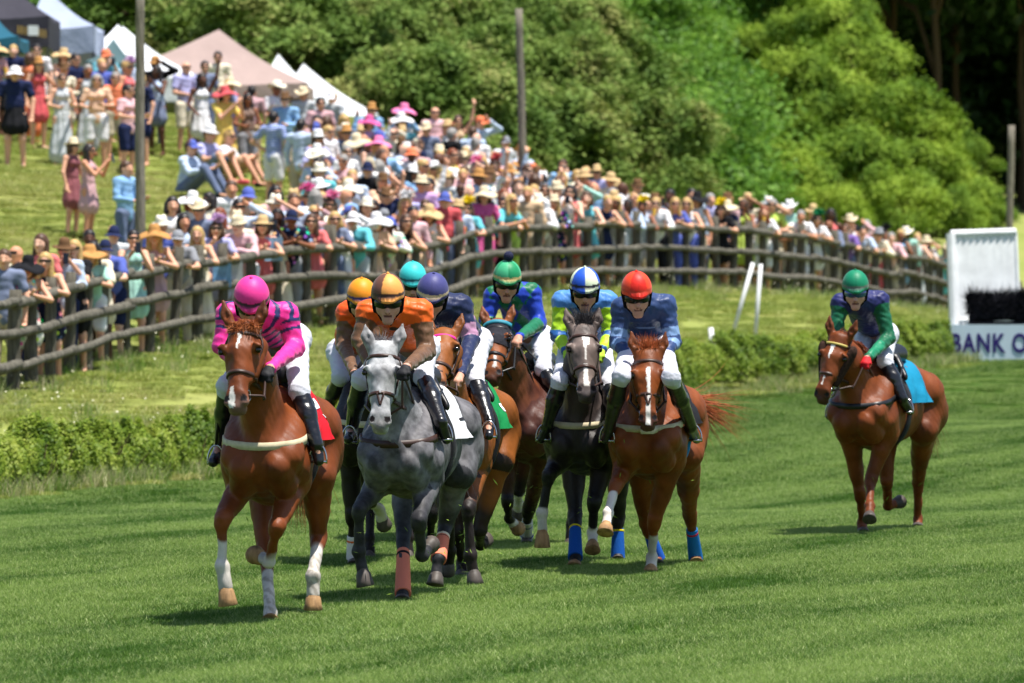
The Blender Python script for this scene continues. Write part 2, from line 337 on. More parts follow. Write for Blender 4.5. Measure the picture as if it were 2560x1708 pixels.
hedge(np.array([(-8.5, 60.2), (-5.4, 63.0), (-3.3, 70.6), (-2.2, 73.8)]), .60, .75, 110000, "bushy green hedge left of the leading chestnut horse")
hedge(np.array([(1.9, 90.0), (2.9, 93.0), (5.0, 96.0), (7.4, 100.3)]), .60, .85, 90000, "bushy green hedge between the two white leaning posts and the hurdle")

# ---------------------------------------------------------------- rail fence
m_wood = mat("weathered_wood", S(104, 99, 88), .9, .12, noise=(7, .45, 1.25, (4, 4, .6)), bump=(18, .7, .02, (3, 3, .4)))
m_wood2 = mat("weathered_log", S(106, 102, 92), .9, .12, noise=(9, .5, 1.25), bump=(22, .7, .015))
fl_ = np.array([atd(*d) for d in FENCE]); fs = np.concatenate([[0], np.cumsum(np.linalg.norm(np.diff(fl_[:, :2], axis=0), axis=1))])
def fpos(u):
    x = np.interp(u, fs, fl_[:, 0]); y = np.interp(u, fs, fl_[:, 1]); return np.array((x, y, gz(x, y)))
fr = empty("rail_fence", tuple(fpos(fs[5]))); fo = np.array(fr.location)
tag(fr, "long weathered grey log fence with three rails curving past the spectators", "fence")
u = .2; posts = []
while u < fs[-1]:
    posts.append(u); u += 1.0 + random.uniform(-.06, .06)
_gate = int(np.argmin([abs(fpos(q)[0] - atd(790, 0, 90)[0]) for q in posts]))
for i, q in enumerate(posts):
    p = fpos(q); r = random.uniform(.07, .088); hgt = random.uniform(1.32, 1.44); lx, ly = random.gauss(0, .025), random.gauss(0, .02)
    if i == _gate: r, hgt = .10, 1.50
    mb = MB(); zz = np.linspace(-.15, hgt, 7)
    mb.tube([p + np.array((lx * z + random.gauss(0, .004), ly * z, z)) for z in zz], [r * random.uniform(.95, 1.05) * (1.04 - .06 * z) for z in zz], 9)
    mb.build("post", m_wood, fr, True, off=fo)
for k, zr in enumerate((.38, .77, 1.16)):
    i = 0
    while i < len(posts) - 1:
        j = min(i + 3, len(posts) - 1); a = fpos(posts[i]); c = fpos(posts[j]); mid = fpos((posts[i] + posts[j]) / 2)
        za = zr + random.gauss(0, .02); zb = zr + random.gauss(0, .02); fr_ = np.array((.06, -.10, 0))
        mb = MB(); pts_ = []
        for tt in np.linspace(-.03, 1.03, 9):
            qq = (a * (1 - tt) + c * tt) if tt < 0 or tt > 1 else fpos(posts[i] + (posts[j] - posts[i]) * tt)
            pts_.append(qq + fr_ + np.array((0, 0, za * (1 - tt) + zb * tt + random.gauss(0, .008))))
        r0 = random.uniform(.058, .072)
        mb.tube(pts_, [r0 * random.uniform(.9, 1.08) for _ in pts_], 8); mb.build("rail", m_wood2, fr, True, off=fo)
        i = j

# ---------------------------------------------------------------- poles
m_pole = mat("pole_wood", S(134, 127, 114), .9, .12, noise=(7, .6, 1.2, (4, 4, .5)), bump=(18, .7, .02, (3, 3, .4)))
def pole(d0, d1, Y, r, label):
    a = atd(d0[0], d0[1], Y); c = atd(d1[0], d1[1], Y); z0 = gz(a[0], Y)
    t = (c[2] - z0) / (c[2] - a[2]); base = c + (a - c) * t
    mb = MB(); ks = np.linspace(0, 1, 12)
    mb.tube([base + (c - base) * k + np.array((random.gauss(0, .008), 0, 0)) - np.array((0, 0, .2 * (k == 0))) for k in ks], [r * (1.08 - .2 * k) * random.uniform(.97, 1.03) for k in ks], 10)
    tag(mb.build("wooden_pole", m_pole, None, True, off=base, loc=tuple(base)), label, "pole", "bare wooden poles on the bank")
pole((322, 540), (321, -40), 86, .075, "tall grey wooden pole rising out of the picture at the left crowd")
pole((1203, 445), (1190, 20), 112, .082, "grey wooden pole with a cut top standing in the middle crowd")
pole((2317, 540), (2322, 288), 132, .085, "grey wooden pole behind the white hurdle wing")

# ---------------------------------------------------------------- hurdle with wing, brush and sign board; white posts
m_white = mat("white_paint", S(235, 236, 236), .6, .3, noise=(5, .86, 1.04)); m_board = mat("sign_board", S(205, 220, 232), .5, .3, noise=(2, .92, 1.03))
m_brush = mat("dark_brush", S(24, 24, 30), .9, .1, noise=(8, .6, 1.6)); m_letter = mat("navy_lettering", S(52, 40, 110), .6, .2)
JY = 100.0
j0 = atd(2178, 832, JY); j0[2] = gz(j0[0], JY)
wing = empty("hurdle_wing", (j0[0] + .7, JY + 1.0, gz(j0[0] + .7, JY + 1.0))); wo = np.array(wing.location)
tag(wing, "white slatted hurdle wing leaning behind the dark brush", "hurdle wing")
A = atd(2192, 740, JY + .9); B_ = atd(2182, 537, JY + 1.2); Cc = atd(2330, 532, JY + 1.6); Dd = atd(2342, 735, JY + 1.3); A[2] = gz(A[0], A[1]); Dd[2] = gz(Dd[0], Dd[1]) 
mb = MB(); mb.tube([A, B_], .085, 8); mb.tube([Dd, Cc], .04, 6); mb.tube([B_, Cc], .065, 8); mb.tube([A + (B_ - A) * .3, Dd + (Cc - Dd) * .3], .035, 6)
mb.build("frame", m_white, wing, False, off=wo)
mb = MB()
for k in range(19):
    tt = (k + .5) / 19; lo = A + (Dd - A) * tt; hi = B_ + (Cc - B_) * tt; d = hi - lo
    e = np.array((.034, 0, 0)); n_ = np.array((0, .012, 0)); lo = lo + d * .02 + n_ * (1.6 * (k % 2)); hi = lo + d * .96
    mb.add([lo - e - n_, lo + e - n_, lo + e + n_, lo - e + n_, hi - e - n_, hi + e - n_, hi + e + n_, hi - e + n_], [(0, 1, 2, 3), (7, 6, 5, 4), (0, 4, 5, 1), (1, 5, 6, 2), (2, 6, 7, 3), (3, 7, 4, 0)])
mb.build("slats", m_white, wing, False, off=wo)
hu = empty("brush_hurdle", tuple(j0)); ho = np.array(hu.location); tag(hu, "dark brush hurdle with pale lettered board at its foot", "hurdle")
bt = atd(2185, 745, JY)[2]; bw = 3.2
mb = MB(); mb.box((j0[0] + bw / 2, JY, (bt + j0[2]) / 2), (bw, .06, bt - j0[2])); mb.box((j0[0] + bw / 2, JY + .5, j0[2] + .3), (bw - .1, .8, .6)); 
mb.build("board", m_board, hu, off=ho)
# brush: thousands of dark bristles standing out of a stuffed roll
roll0 = atd(2225, 742, JY + .4); rz0 = roll0[2]; mb = MB()
xx = np.linspace(roll0[0], j0[0] + bw, 14)
mb.tube([np.array((x, JY + .42, rz0 + .25 + .02 * math.sin(x * 7))) for x in xx], [.22 * random.uniform(.9, 1.1) for _ in xx], 10); mb.box(((roll0[0] + j0[0] + bw) / 2, JY + .42, rz0 - .03), (j0[0] + bw - roll0[0], .5, .12))
mb.build("brush_roll", m_brush, hu, True, off=ho)
n = 9000; bx = RNG.uniform(roll0[0] - .04, j0[0] + bw, n); a = RNG.uniform(-.5, math.pi + .5, n); dirs = np.stack([RNG.normal(0, .45, n), -np.cos(a) + RNG.normal(0, .3, n), np.sin(a) + RNG.normal(0, .3, n)], 1)
b0 = np.stack([bx, JY + .42 - np.cos(a) * .18, rz0 + .25 + np.sin(a) * .18], 1); tip = b0 + dirs * RNG.uniform(.06, .2, n)[:, None]; sd = np.cross(dirs, RNG.normal(size=(n, 3))); sd /= np.linalg.norm(sd, axis=1)[:, None]; sd *= .011
V = np.stack([b0 - sd, b0 + sd, tip], 1).reshape(-1, 3) - ho
link("bristles", np_mesh("bristles", V, np.arange(3 * n).reshape(n, 3), False), m_brush, hu)
fc = bpy.data.curves.new("lettering", 'FONT'); fc.body = "BANK OF"; fc.size = .44; fc.extrude = .004; fc.space_character = 1.12; fc.offset = .012
fo_ = bpy.data.objects.new("lettering_curve", fc); COL.objects.link(fo_); bpy.context.view_layer.update()
lm = bpy.data.meshes.new_from_object(fo_); bpy.data.objects.remove(fo_)
lo_ = link("lettering", lm, m_letter, hu); lo_.rotation_euler = (math.pi / 2, 0, 0); lt = atd(2182, 808, JY - .038); lo_.location = tuple(lt - ho); lo_.scale = (.72, 1, 1)
def stick(d0, d1, Y, r, label):
    a = atd(*d0, Y); c = atd(*d1, Y); a[2] = min(a[2], gz(a[0], Y)); mb = MB(); mb.tube([a, c], r, 8)
    tag(mb.build("white_post", m_white, None, True, off=a, loc=tuple(a)), label, "post", "white marker posts on the verge")
stick((1672, 765), (1728, 603), 97.5, .035, "long white post leaning hard to the right")
stick((1730, 775), (1746, 606), 97.5, .035, "long white post standing nearly upright beside the leaning one")
stick((1640, 800), (1631, 752), 94, .042, "short white post stump tilted left behind the hedge")

# ---------------------------------------------------------------- tents
def canopy(dl, dr, deave, dpeak, Y, c, label, depth=3.2, val=.28, wall=None, dfoot=None, px=None, poles=True):
    """pop-up tent: eave corners at columns dl, dr on row deave, peak row dpeak; val = valance height in metres"""
    a = atd(dl, deave, Y); b_ = atd(dr, deave, Y); cx_ = (a[0] + b_[0]) / 2 if px is None else atd(px, 0, Y)[0]; pk = atd(0, dpeak, Y + depth / 2)[2]
    root = empty("canopy_tent", (cx_, Y + depth / 2, gz(cx_, Y + depth / 2))); o = np.array(root.location); ze = a[2]; w_ = (b_[0] - a[0]) / 2; mx_ = (a[0] + b_[0]) / 2
    m_ = mat("tent_fabric", c, .7, .25, noise=(1.2, .9, 1.06), bump=(2.5, .6, .06), trans=.12)
    nseg = 9; sides = [((-1, -1), (1, -1)), ((1, -1), (1, 1)), ((1, 1), (-1, 1)), ((-1, 1), (-1, -1))]; mb = MB()
    for s0, s1 in sides:
        G = np.zeros((nseg, nseg, 3))
        for i in range(nseg):
            for j in range(nseg):
                r_ = 1 - i / (nseg - 1); tt = j / (nseg - 1); ex = (s0[0] * (1 - tt) + s1[0] * tt) * r_; ey = (s0[1] * (1 - tt) + s1[1] * tt) * r_
                sag = -.10 * math.sin(math.pi * r_) - .07 * math.sin(math.pi * tt) * r_
                G[i, j] = (mx_ + ex * w_ + (cx_ - mx_) * (1 - r_), Y + depth / 2 + ey * depth / 2, ze + (pk - ze) * (1 - r_) + sag)
        mb.grid(G)
        H = np.zeros((3, nseg, 3))
        for i in range(3):
            for j in range(nseg):
                H[i, j] = G[0, j] - np.array((0, 0, val * i / 2)) + np.array((0, .03 * math.sin(j * 2.3) * i * .3, 0))
        mb.grid(H)
    mb.build("canopy", m_, root, True, off=o)
    if poles:
        for sx in (-1, 1):
            for sy in (-1, 1):
                x = mx_ + sx * w_ * .98; y = Y + depth / 2 + sy * depth * .49; q = MB(); q.tube([(x, y, gz(x, y) - .05), (x, y, ze)], .025, 6); q.build("leg", mat_pole, root, off=o)
    if wall:
        q = MB(); G = np.zeros((7, 14, 3)); 
        for i in range(7):
            for j in range(14):
                x = mx_ - w_ * .97 + 2 * w_ * .97 * j / 13; y = Y + depth * .96 + .05 * math.sin(j * 1.7)
                G[i, j] = (x, y, ze - (ze - gz(x, y)) * i / 6)
        q.grid(G); q.build("side_wall", mat("tent_wall", wall, .7, .2, trans=.2), root, True, off=o)
    tag(root, label, "tent", "canopy tents along the top of the bank"); return root, o, ze, mx_, w_
mat_pole = mat("tent_pole", S(70, 72, 78), .4, .5, metal=.6)
TW = S(238, 240, 244)
r1, o1, ze1, mx1, w1 = canopy(-140, 112, 36, -75, 118.5, S(62, 60, 70), "black canopy tent with gold lettering and a white square sign", 3.0, .62, wall=S(225, 225, 228), px=-30)
# gold blurred name and the white square on the black tent
mb = MB(); yv = 118.5 - .045
x0 = atd(112, 0, 118.5)[0] - .62
for k, (dx, wd) in enumerate([(0, .05), (.07, .055), (.145, .045), (.21, .05), (.29, .06), (.40, .055), (.47, .05), (.535, .045)]):
    mb.box((x0 + dx + .02, yv - .02, ze1 - .28 - dx * .16), (wd * .82, .008, .16)); 
mb.build("gold_lettering", mat("gold_print", S(165, 135, 75), .6), r1, off=o1)
mb = MB(); mb.box((atd(77, 0, 118.5)[0], yv - .03, ze1 - .30), (.21, .012, .20)); mb.build("white_sign", m_white, r1, off=o1)
canopy(-90, 42, 82, 38, 114.5, S(40, 100, 122), "teal canopy tent corner at the left edge", 2.6, .22)
canopy(60, 216, 58, -30, 123, S(172, 182, 205), "pale grey blue canopy tent behind the black one", 3.0, .55, wall=S(228, 228, 230), px=90)
canopy(195, 305, 140, 88, 121, S(82, 108, 112), "dark green canopy tent behind the tall left pole", 2.8, .20)
canopy(190, 330, 112, 56, 126, TW, "white canopy tent rising above the dark green one", 3.0, .5)
canopy(240, 452, 172, 60, 124, TW, "wide white canopy tent right of the tall left pole", 3.2, .5, px=270)
canopy(170, 706, 190, 68, 128, S(172, 150, 143), "large beige peaked canopy tent above the crowd", 4.0, .32, px=492)
canopy(565, 745, 222, 124, 138, TW, "white canopy tent behind the beige one", 3.4, .45, px=632)
canopy(600, 868, 262, 146, 141, TW, "long white canopy tent sloping down to the tree edge", 3.6, .5, px=690)

# ---------------------------------------------------------------- trees
m_bark = mat("bark", S(80, 66, 52), .95, .1, bump=(8, .8, .05))
def crown_mesh(name, rx, ry, rz, nclump, nleaf, leaf, style, seed, lobe_r=.34):
    rng = np.random.default_rng(seed)
    d = rng.normal(size=(nclump, 3)); d /= np.linalg.norm(d, axis=1)[:, None]; d[:, 2] = np.where(d[:, 2] < -.55, -d[:, 2], d[:, 2])
    ph = rng.uniform(0, 6, 6); lob = 1 + .2 * np.sin(d[:, 0] * 4 + ph[0]) * np.sin(d[:, 2] * 5 + ph[1]) + .16 * np.sin(d[:, 1] * 6 + ph[2] + d[:, 2] * 3)
    rr = rng.uniform(.45, 1.03, nclump) ** .5 * lob
    C = d * rr[:, None] * np.array((rx, ry, rz)); Vs, Fs, k0 = [], [], 0
    if style == 'frond':
        for c, dd in zip(C, d):
            nf = rng.integers(6, 10); up = np.array((dd[0] * .7, dd[1] * .7, .75)); up /= np.linalg.norm(up)
            for f in range(nf):
                a = 2 * math.pi * f / nf + rng.uniform(-.3, .3); out = np.array((math.cos(a), math.sin(a), 0)); Lf = leaf * rng.uniform(.8, 1.3); side = np.array((-math.sin(a), math.cos(a), 0))
                for q in range(1, 6):
                    tt = q / 5; base = c + out * Lf * tt + up * (.22 * Lf * tt - .42 * Lf * tt * tt)
                    for sgn in (-1, 1):
                        e = base + sgn * side * Lf * .3 * (1.1 - .6 * tt) + out * Lf * .06 + np.array((0, 0, -.07 * Lf)); hw = out * Lf * .075
                        Vs += [base - hw, base + hw, e + hw * .6, e - hw * .6]; Fs.append((k0, k0 + 1, k0 + 2, k0 + 3)); k0 += 4
        V = np.array(Vs); F = np.array(Fs)
    else:
        nsub = 9; nl_ = max(10, nclump // nsub); d = d[:nl_]; C = C[:nl_] * .9; mr = (rx + rz) / 2; rl = mr * lobe_r * rng.uniform(.5, 1.4, nl_); C = C * rng.uniform(.8, 1.22, nl_)[:, None]
        sd = rng.normal(size=(nl_, nsub, 3)) + d[:, None] * 1.1 + np.array((0, 0, .55)); sd /= np.linalg.norm(sd, axis=2)[..., None]
        C = (C[:, None] + sd * rl[:, None, None] * np.array((1, 1, .62))).reshape(-1, 3); d = sd.reshape(-1, 3); nclump = len(C)
        n = nclump * nleaf; g = rng.normal(size=(nclump, nleaf, 3)) * np.array((1, 1, .6)) * mr * lobe_r * .42
        P = (C[:, None] + g); P[..., 2] -= .5 * (g[..., 0] ** 2 + g[..., 1] ** 2) / (mr * lobe_r)
        Nn = np.repeat(d[:, None] * .5, nleaf, 1) + rng.normal(size=(nclump, nleaf, 3)) * .45 + np.array((0, 0, .65)); Nn /= np.linalg.norm(Nn, axis=2)[..., None]
        V, F = leaf_quads(P.reshape(-1, 3), Nn.reshape(-1, 3), leaf, .45, rng)
    return np_mesh(name, V, F, False)
def trunk_mesh(h, r, rx, rz, seed):
    rnd = random.Random(seed); mb = MB(); P_ = [np.array((rnd.gauss(0, .05) * k, rnd.gauss(0, .05) * k, h * k / 5 - .2 * (k == 0))) for k in range(6)]
    mb.tube(P_, [r * (1.25 - .16 * k) for k in range(6)], 8)
    for _ in range(9):
        k = rnd.uniform(.35, 1); b0 = np.array((0, 0, h * k)); a = rnd.uniform(0, 6.28); e = b0 + np.array((math.cos(a) * rx * .75, math.sin(a) * rx * .75, rnd.uniform(.2, .9) * rz))
        mb.tube([b0, (b0 + e) / 2 + np.array((0, 0, .15 * rz)), e], [r * .45, r * .3, r * .1], 5)
    return mb.mesh("trunk", True)
m_sumac = leaf_mat("sumac_leaf", (.09, .17, .024, 1), (.185, .275, .05, 1), (.32, .325, .10, 1), .6, .2, .7, .15)
m_bright = leaf_mat("bright_leaf", (.08, .17, .012, 1), (.19, .30, .022, 1), (.33, .44, .045, 1), .55, .22, .7, .15)
m_mid = leaf_mat("mid_leaf", (.055, .15, .014, 1), (.125, .26, .027, 1), (.21, .36, .042, 1), .4, .3, spread=.3)
m_shade_dark = leaf_mat("shade_dark_leaf", (.010, .028, .007, 1), (.024, .06, .014, 1), (.055, .115, .024, 1), .3, .1)  # the wood's deep shade is put into these leaf greens
def crown(style, m_, rx, rz, nc, nl, leaf, seed, lobe_r=.34):
    me = crown_mesh("crown", rx, rx * .95, rz, nc, nl, leaf, style, seed, lobe_r); me.materials.append(m_); return me
K = {'sumac': [crown('leaf', m_sumac, 2.3, 1.9, 380, 70, .085, 10 + i, .23) for i in range(3)],
     'bright': [crown('leaf', m_bright, 2.0, 2.2, 200, 110, .085, 20 + i, .30) for i in range(3)],
     'mid': [crown('leaf', m_mid, 2.6, 2.6, 420, 45, .11, 30 + i) for i in range(2)],
     'dark': [crown('leaf', m_shade_dark, 5.0, 6.0, 420, 45, .26, 40 + i) for i in range(2)]}
TR = [trunk_mesh(2.6, .12, 2.0, 1.5, i) for i in range(3)]
for me in TR: me.materials.append(m_bark)
_tc = {}
def tree(kind, dx, dy, Y, sc, label, group, sz=None):
    """dx, dy = where the middle of the crown shows"""
    c = atd(dx, dy, Y); z0 = gz(c[0], Y); i = _tc.get(kind, 0); _tc[kind] = i + 1; rt = empty(kind_name[kind], (c[0], Y, z0), random.uniform(0, 6.28))
    t_ = link("trunk", TR[i % 3], None, rt); hh = max(c[2] - z0, .3); t_.scale = (sc * 1.1, sc * 1.1, max(.3, hh / 2.6))
    k = link("crown", K[kind][i % len(K[kind])], None, rt); k.location = (0, 0, hh); k.scale = (sc, sc, sz or sc)
    return tag(rt, label, "tree", group)
kind_name = {'sumac': "sumac_tree", 'bright': "leafy_tree", 'mid': "bushy_tree", 'dark': "forest_tree"}
def where(dx, dy):
    h = "at the far left above the tents" if dx < 330 else "above the beige tent" if dx < 640 else "right of the beige tent" if dx < 900 else "left of the middle pole" if dx < 1180 else "right of the middle pole" if dx < 1450 else "behind the fence crowd"
    return h + (", high on the slope" if dy < 60 else ", halfway up the slope" if dy < 200 else ", low on the slope")
SUM = [(470, 60, 150), (610, 110, 146), (700, 10, 156), (800, 150, 148), (760, 60, 152), (930, 30, 158), (900, 190, 150), (1000, 130, 152), (1080, 40, 158), (1120, 250, 150), (1010, 250, 147),
       (1200, 150, 153), (1290, 260, 151), (1260, 50, 160), (1390, 340, 152), (1350, 170, 156), (1180, 350, 147), (1440, 270, 157), (1060, 320, 144), (930, 270, 144), (560, 10, 156), (330, 30, 152), (870, 100, 154), (1440, 380, 149), (1300, 385, 146)]
adj = ["olive green sumac tree", "yellowish sumac tree", "feathery sumac tree", "dense sumac tree", "bronze tipped sumac tree"]
for i, (dx, dy, Y) in enumerate(SUM):
    tree('sumac', dx, dy, Y, random.uniform(.82, 1.05), f"{adj[i % 5]} {where(dx, dy)}", "sumac trees on the slope behind the crowd", random.uniform(.8, 1.0))
for i, (dx, dy, Y) in enumerate([(240, 20, 165), (140, -10, 170), (330, -30, 172), (60, 40, 160), (440, -40, 175)]):
    tree('mid', dx, dy, Y, 1.0, ["fresh green tree above the white tents at the left", "green tree over the black tent", "tall green tree beside the top of the left pole", "green tree behind the teal tent", "green tree top left of the beige peak"][i], "green trees behind the tents")
BR = [(1880, 120, 190, .95), (1775, 165, 192, .8), (1990, 190, 188, .95), (1830, 250, 184, 1.0), (2040, 330, 182, 1.0), (1700, 300, 184, .95), (1920, 420, 178, 1.05), (2120, 430, 180, .85), (1760, 470, 174, 1.0), (2060, 520, 176, .85), (2200, 480, 183, .6), (2215, 370, 186, .5), (2180, 560, 178, .6), (1890, 530, 171, .7), (1930, 60, 195, .6), (2270, 545, 182, .4)]
wb = ["tall crown top", "rounded left shoulder", "right shoulder below the dark wood", "broad middle mass", "right flank", "left flank beside the green thicket", "low middle mass", "lower right side", "low mass behind the fence crowd", "foot of the thicket behind the far crowd", "right end below the dark wood", "small pointed top at the right end", "low right corner beside the white wing", "low front above the seated crowd", "small topmost tip", "last small bush by the right pole"]
for (dx, dy, Y, sc), wd in zip(BR, wb): tree('bright', dx, dy, Y, sc * .86, f"bright yellow green tree, {wd}", "bright green trees at the right", sc * random.uniform(.85, 1.0))
MD = [(1500, 60, 200), (1400, 20, 205), (1600, 110, 203), (1500, 190, 196), (1620, 240, 194), (1560, 330, 186), (1480, 130, 198), (1650, 400, 178), (1560, 430, 170), (1330, -10, 206), (1480, 420, 162)]
wm = ["at the top above the middle pole's right", "at the top edge right of the middle pole", "beside the bright tree's crown", "centre of the green thicket", "touching the bright tree's left flank", "lower thicket behind white hats", "small gap filler under the top row", "low beside the bright tree", "low behind the white hats at the fence", "topmost at the frame's upper edge", "lowest, right of the last sumac"]
for (dx, dy, Y), wd in zip(MD, wm): tree('mid', dx, dy, Y, random.uniform(.9, 1.15), f"fresh green bushy tree {wd}", "green trees between sumac and bright trees", 1.0)
i = 0
for Y, z_, xs_ in ((232, 120, (1560, 1820, 2080, 2340, 2560)), (246, -60, (1500, 1760, 2020, 2280, 2500)), (252, 250, (1950, 2180, 2400, 2620)), (225, -190, (1600, 1900, 2200, 2480)), (215, -260, (1750, 2050, 2350, 2600)), (205, -330, (1800, 2150, 2450))):  # high front rows, mostly above the frame, added to shade the wood behind
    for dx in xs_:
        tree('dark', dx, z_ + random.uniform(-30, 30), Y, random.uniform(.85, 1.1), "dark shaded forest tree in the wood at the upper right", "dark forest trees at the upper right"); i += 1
# ---------------------------------------------------------------- bodies: smooth unions of tapered limbs, meshed into one continuous surface
A3 = lambda *v: np.array(v, float)
def nrm(v): return v / (np.linalg.norm(v) + 1e-9)
class Body:
    def __init__(s): s.P = []
    def cap(s, a, b, ra, rb=None, k=.03, tag='', flat=None, sub=False, f2=None):
        rb = ra if rb is None else rb
        s.P.append((A3(*a), A3(*b), float(ra), float(rb), k, tag, None if flat is None else (nrm(A3(*flat[0])), flat[1]), sub, None if f2 is None else (nrm(A3(*f2[0])), f2[1]))); return s
    def ball(s, a, r, k=.03, tag='', flat=None, sub=False, f2=None): return s.cap(a, a, r, r, k, tag, flat, sub, f2)
    @staticmethod
    def pd(p, X):
        a, b, ra, rb, k, tag, fl, sub, f2 = p
        q = X - a.astype(X.dtype); ab = b - a
        for f in (fl, f2):
            if f is not None:
                ax, sc = f; q = q + (q @ ax.astype(X.dtype))[..., None] * (ax * (sc - 1)).astype(X.dtype); ab = ab + ax * (ab @ ax) * (sc - 1)
        L2 = ab @ ab
        if L2 < 1e-12: return np.sqrt((q * q).sum(-1)) - ra, None
        t = np.clip((q @ ab.astype(X.dtype)) / L2, 0, 1)
        q = q - t[..., None] * ab.astype(X.dtype)
        return np.sqrt((q * q).sum(-1)) - (ra + (rb - ra) * t), t
    @staticmethod
    def comb(D, d, k, sub):
        if sub:
            h = np.clip(.5 - .5 * (D + d) / k, 0, 1); return D * (1 - h) - d * h + k * h * (1 - h)
        h = np.clip(.5 + .5 * (D - d) / k, 0, 1); return D * (1 - h) + d * h - k * h * (1 - h)
    def ev(s, X):
        X = np.asarray(X, float); D = np.full(X.shape[:-1], 9.)
        for p in s.P: D = s.comb(D, s.pd(p, X)[0], p[4], p[7])
        return D
    def tags(s, X):
        """nearest limb of every point: index and parameter along it"""
        best = np.full(len(X), 9.); bi = np.zeros(len(X), int); bt = np.zeros(len(X))
        for i, p in enumerate(s.P):
            if p[7]: continue
            d, t = s.pd(p, X); m = d < best; best[m] = d[m]; bi[m] = i; bt[m] = (t[m] if t is not None else 0)
        return bi, bt
    def surf(s, h, disp=None):
        rad = lambda p: max(p[2], p[3]) / min([1.] + [f[1] for f in (p[6], p[8]) if f is not None])
        lo = np.min([np.minimum(p[0], p[1]) - rad(p) for p in s.P if not p[7]], 0) - 3 * h; hi = np.max([np.maximum(p[0], p[1]) + rad(p) for p in s.P if not p[7]], 0) + 3 * h
        n = np.ceil((hi - lo) / h).astype(int) + 1; D = np.full(n, .25, dtype=np.float32)
        ax = [(lo[i] + h * np.arange(n[i])).astype(np.float32) for i in range(3)]
        for p in s.P:
            r = rad(p) + p[4] + 2.5 * h; a = np.minimum(p[0], p[1]) - r; b = np.maximum(p[0], p[1]) + r
            i0 = np.clip(((a - lo) / h).astype(int), 0, n - 1); i1 = np.clip(np.ceil((b - lo) / h).astype(int) + 1, 1, n); sl = tuple(slice(i0[i], i1[i]) for i in range(3))
            X = np.stack(np.meshgrid(ax[0][sl[0]], ax[1][sl[1]], ax[2][sl[2]], indexing='ij'), -1)
            d = s.pd(p, X)[0].astype(np.float32); D[sl] = s.comb(D[sl], d, p[4], p[7])
        if disp is not None:
            near = np.abs(D) < .06; idx = np.argwhere(near); X = lo + idx * h; D[near] -= disp(X).astype(np.float32)
        return surfnet(D, lo, h)
def surfnet(D, o, h):
    ins = D < 0; nx, ny, nz = D.shape
    C = [(i, j, k) for i in (0, 1) for j in (0, 1) for k in (0, 1)]
    cnt = np.zeros((nx - 1, ny - 1, nz - 1), np.int8)
    for i, j, k in C: cnt += ins[i:nx - 1 + i, j:ny - 1 + j, k:nz - 1 + k]
    act = (cnt > 0) & (cnt < 8); ci = np.argwhere(act); n = len(ci)
    vals = np.stack([D[ci[:, 0] + i, ci[:, 1] + j, ci[:, 2] + k] for i, j, k in C], 1).astype(float); Cn = np.array(C, float)
    acc = np.zeros((n, 3)); c = np.zeros(n)
    for a in range(8):
        for b in range(a + 1, 8):
            if np.abs(Cn[a] - Cn[b]).sum() != 1: continue
            m = (vals[:, a] < 0) != (vals[:, b] < 0); t = vals[m, a] / (vals[m, a] - vals[m, b]); acc[m] += Cn[a] + (Cn[b] - Cn[a]) * t[:, None]; c[m] += 1
    V = o + h * (ci + acc / c[:, None]); idx = np.full(act.shape, -1, np.int32); idx[act] = np.arange(n)
    F = []
    for ax in range(3):
        e0 = [slice(1, -1)] * 3; e1 = [slice(1, -1)] * 3; e0[ax] = slice(0, -1); e1[ax] = slice(1, None)
        A = ins[tuple(e0)]; B = ins[tuple(e1)]; ch = np.argwhere(A != B)
        if not len(ch): continue
        off = np.ones(3, int); off[ax] = 0; g = ch + off; u, v = (ax + 1) % 3, (ax + 2) % 3
        def cell(du, dv):
            q = g.copy(); q[:, u] += du; q[:, v] += dv; return idx[q[:, 0], q[:, 1], q[:, 2]]
        q = np.stack([cell(-1, -1), cell(0, -1), cell(0, 0), cell(-1, 0)], 1); fl = B[tuple(ch.T)]
        q[fl] = q[fl][:, ::-1]; F.append(q)
    return V, np.concatenate(F)
def vnoise(X, sc, seed=0):
    """cheap smooth pseudo noise in -1..1"""
    r = np.random.default_rng(seed); out = 0
    for i in range(5):
        k = r.normal(size=3) * sc * (1 + .5 * i); out = out + np.sin(X @ k + r.uniform(0, 6)) * (.75 ** i)
    return out / 2.4
def march(body, P0, P1, n=60):
    """first point on the body from P0 (outside) towards P1 (inside)"""
    P0 = np.asarray(P0, float); P1 = np.asarray(P1, float); t = np.linspace(0, 1, n)
    X = P0[..., None, :] + (P1 - P0)[..., None, :] * t[:, None]; D = body.ev(X); hit = D < 0; f = np.where(hit.any(-1), hit.argmax(-1), n - 1)
    return P0 + (P1 - P0) * t[f][..., None]
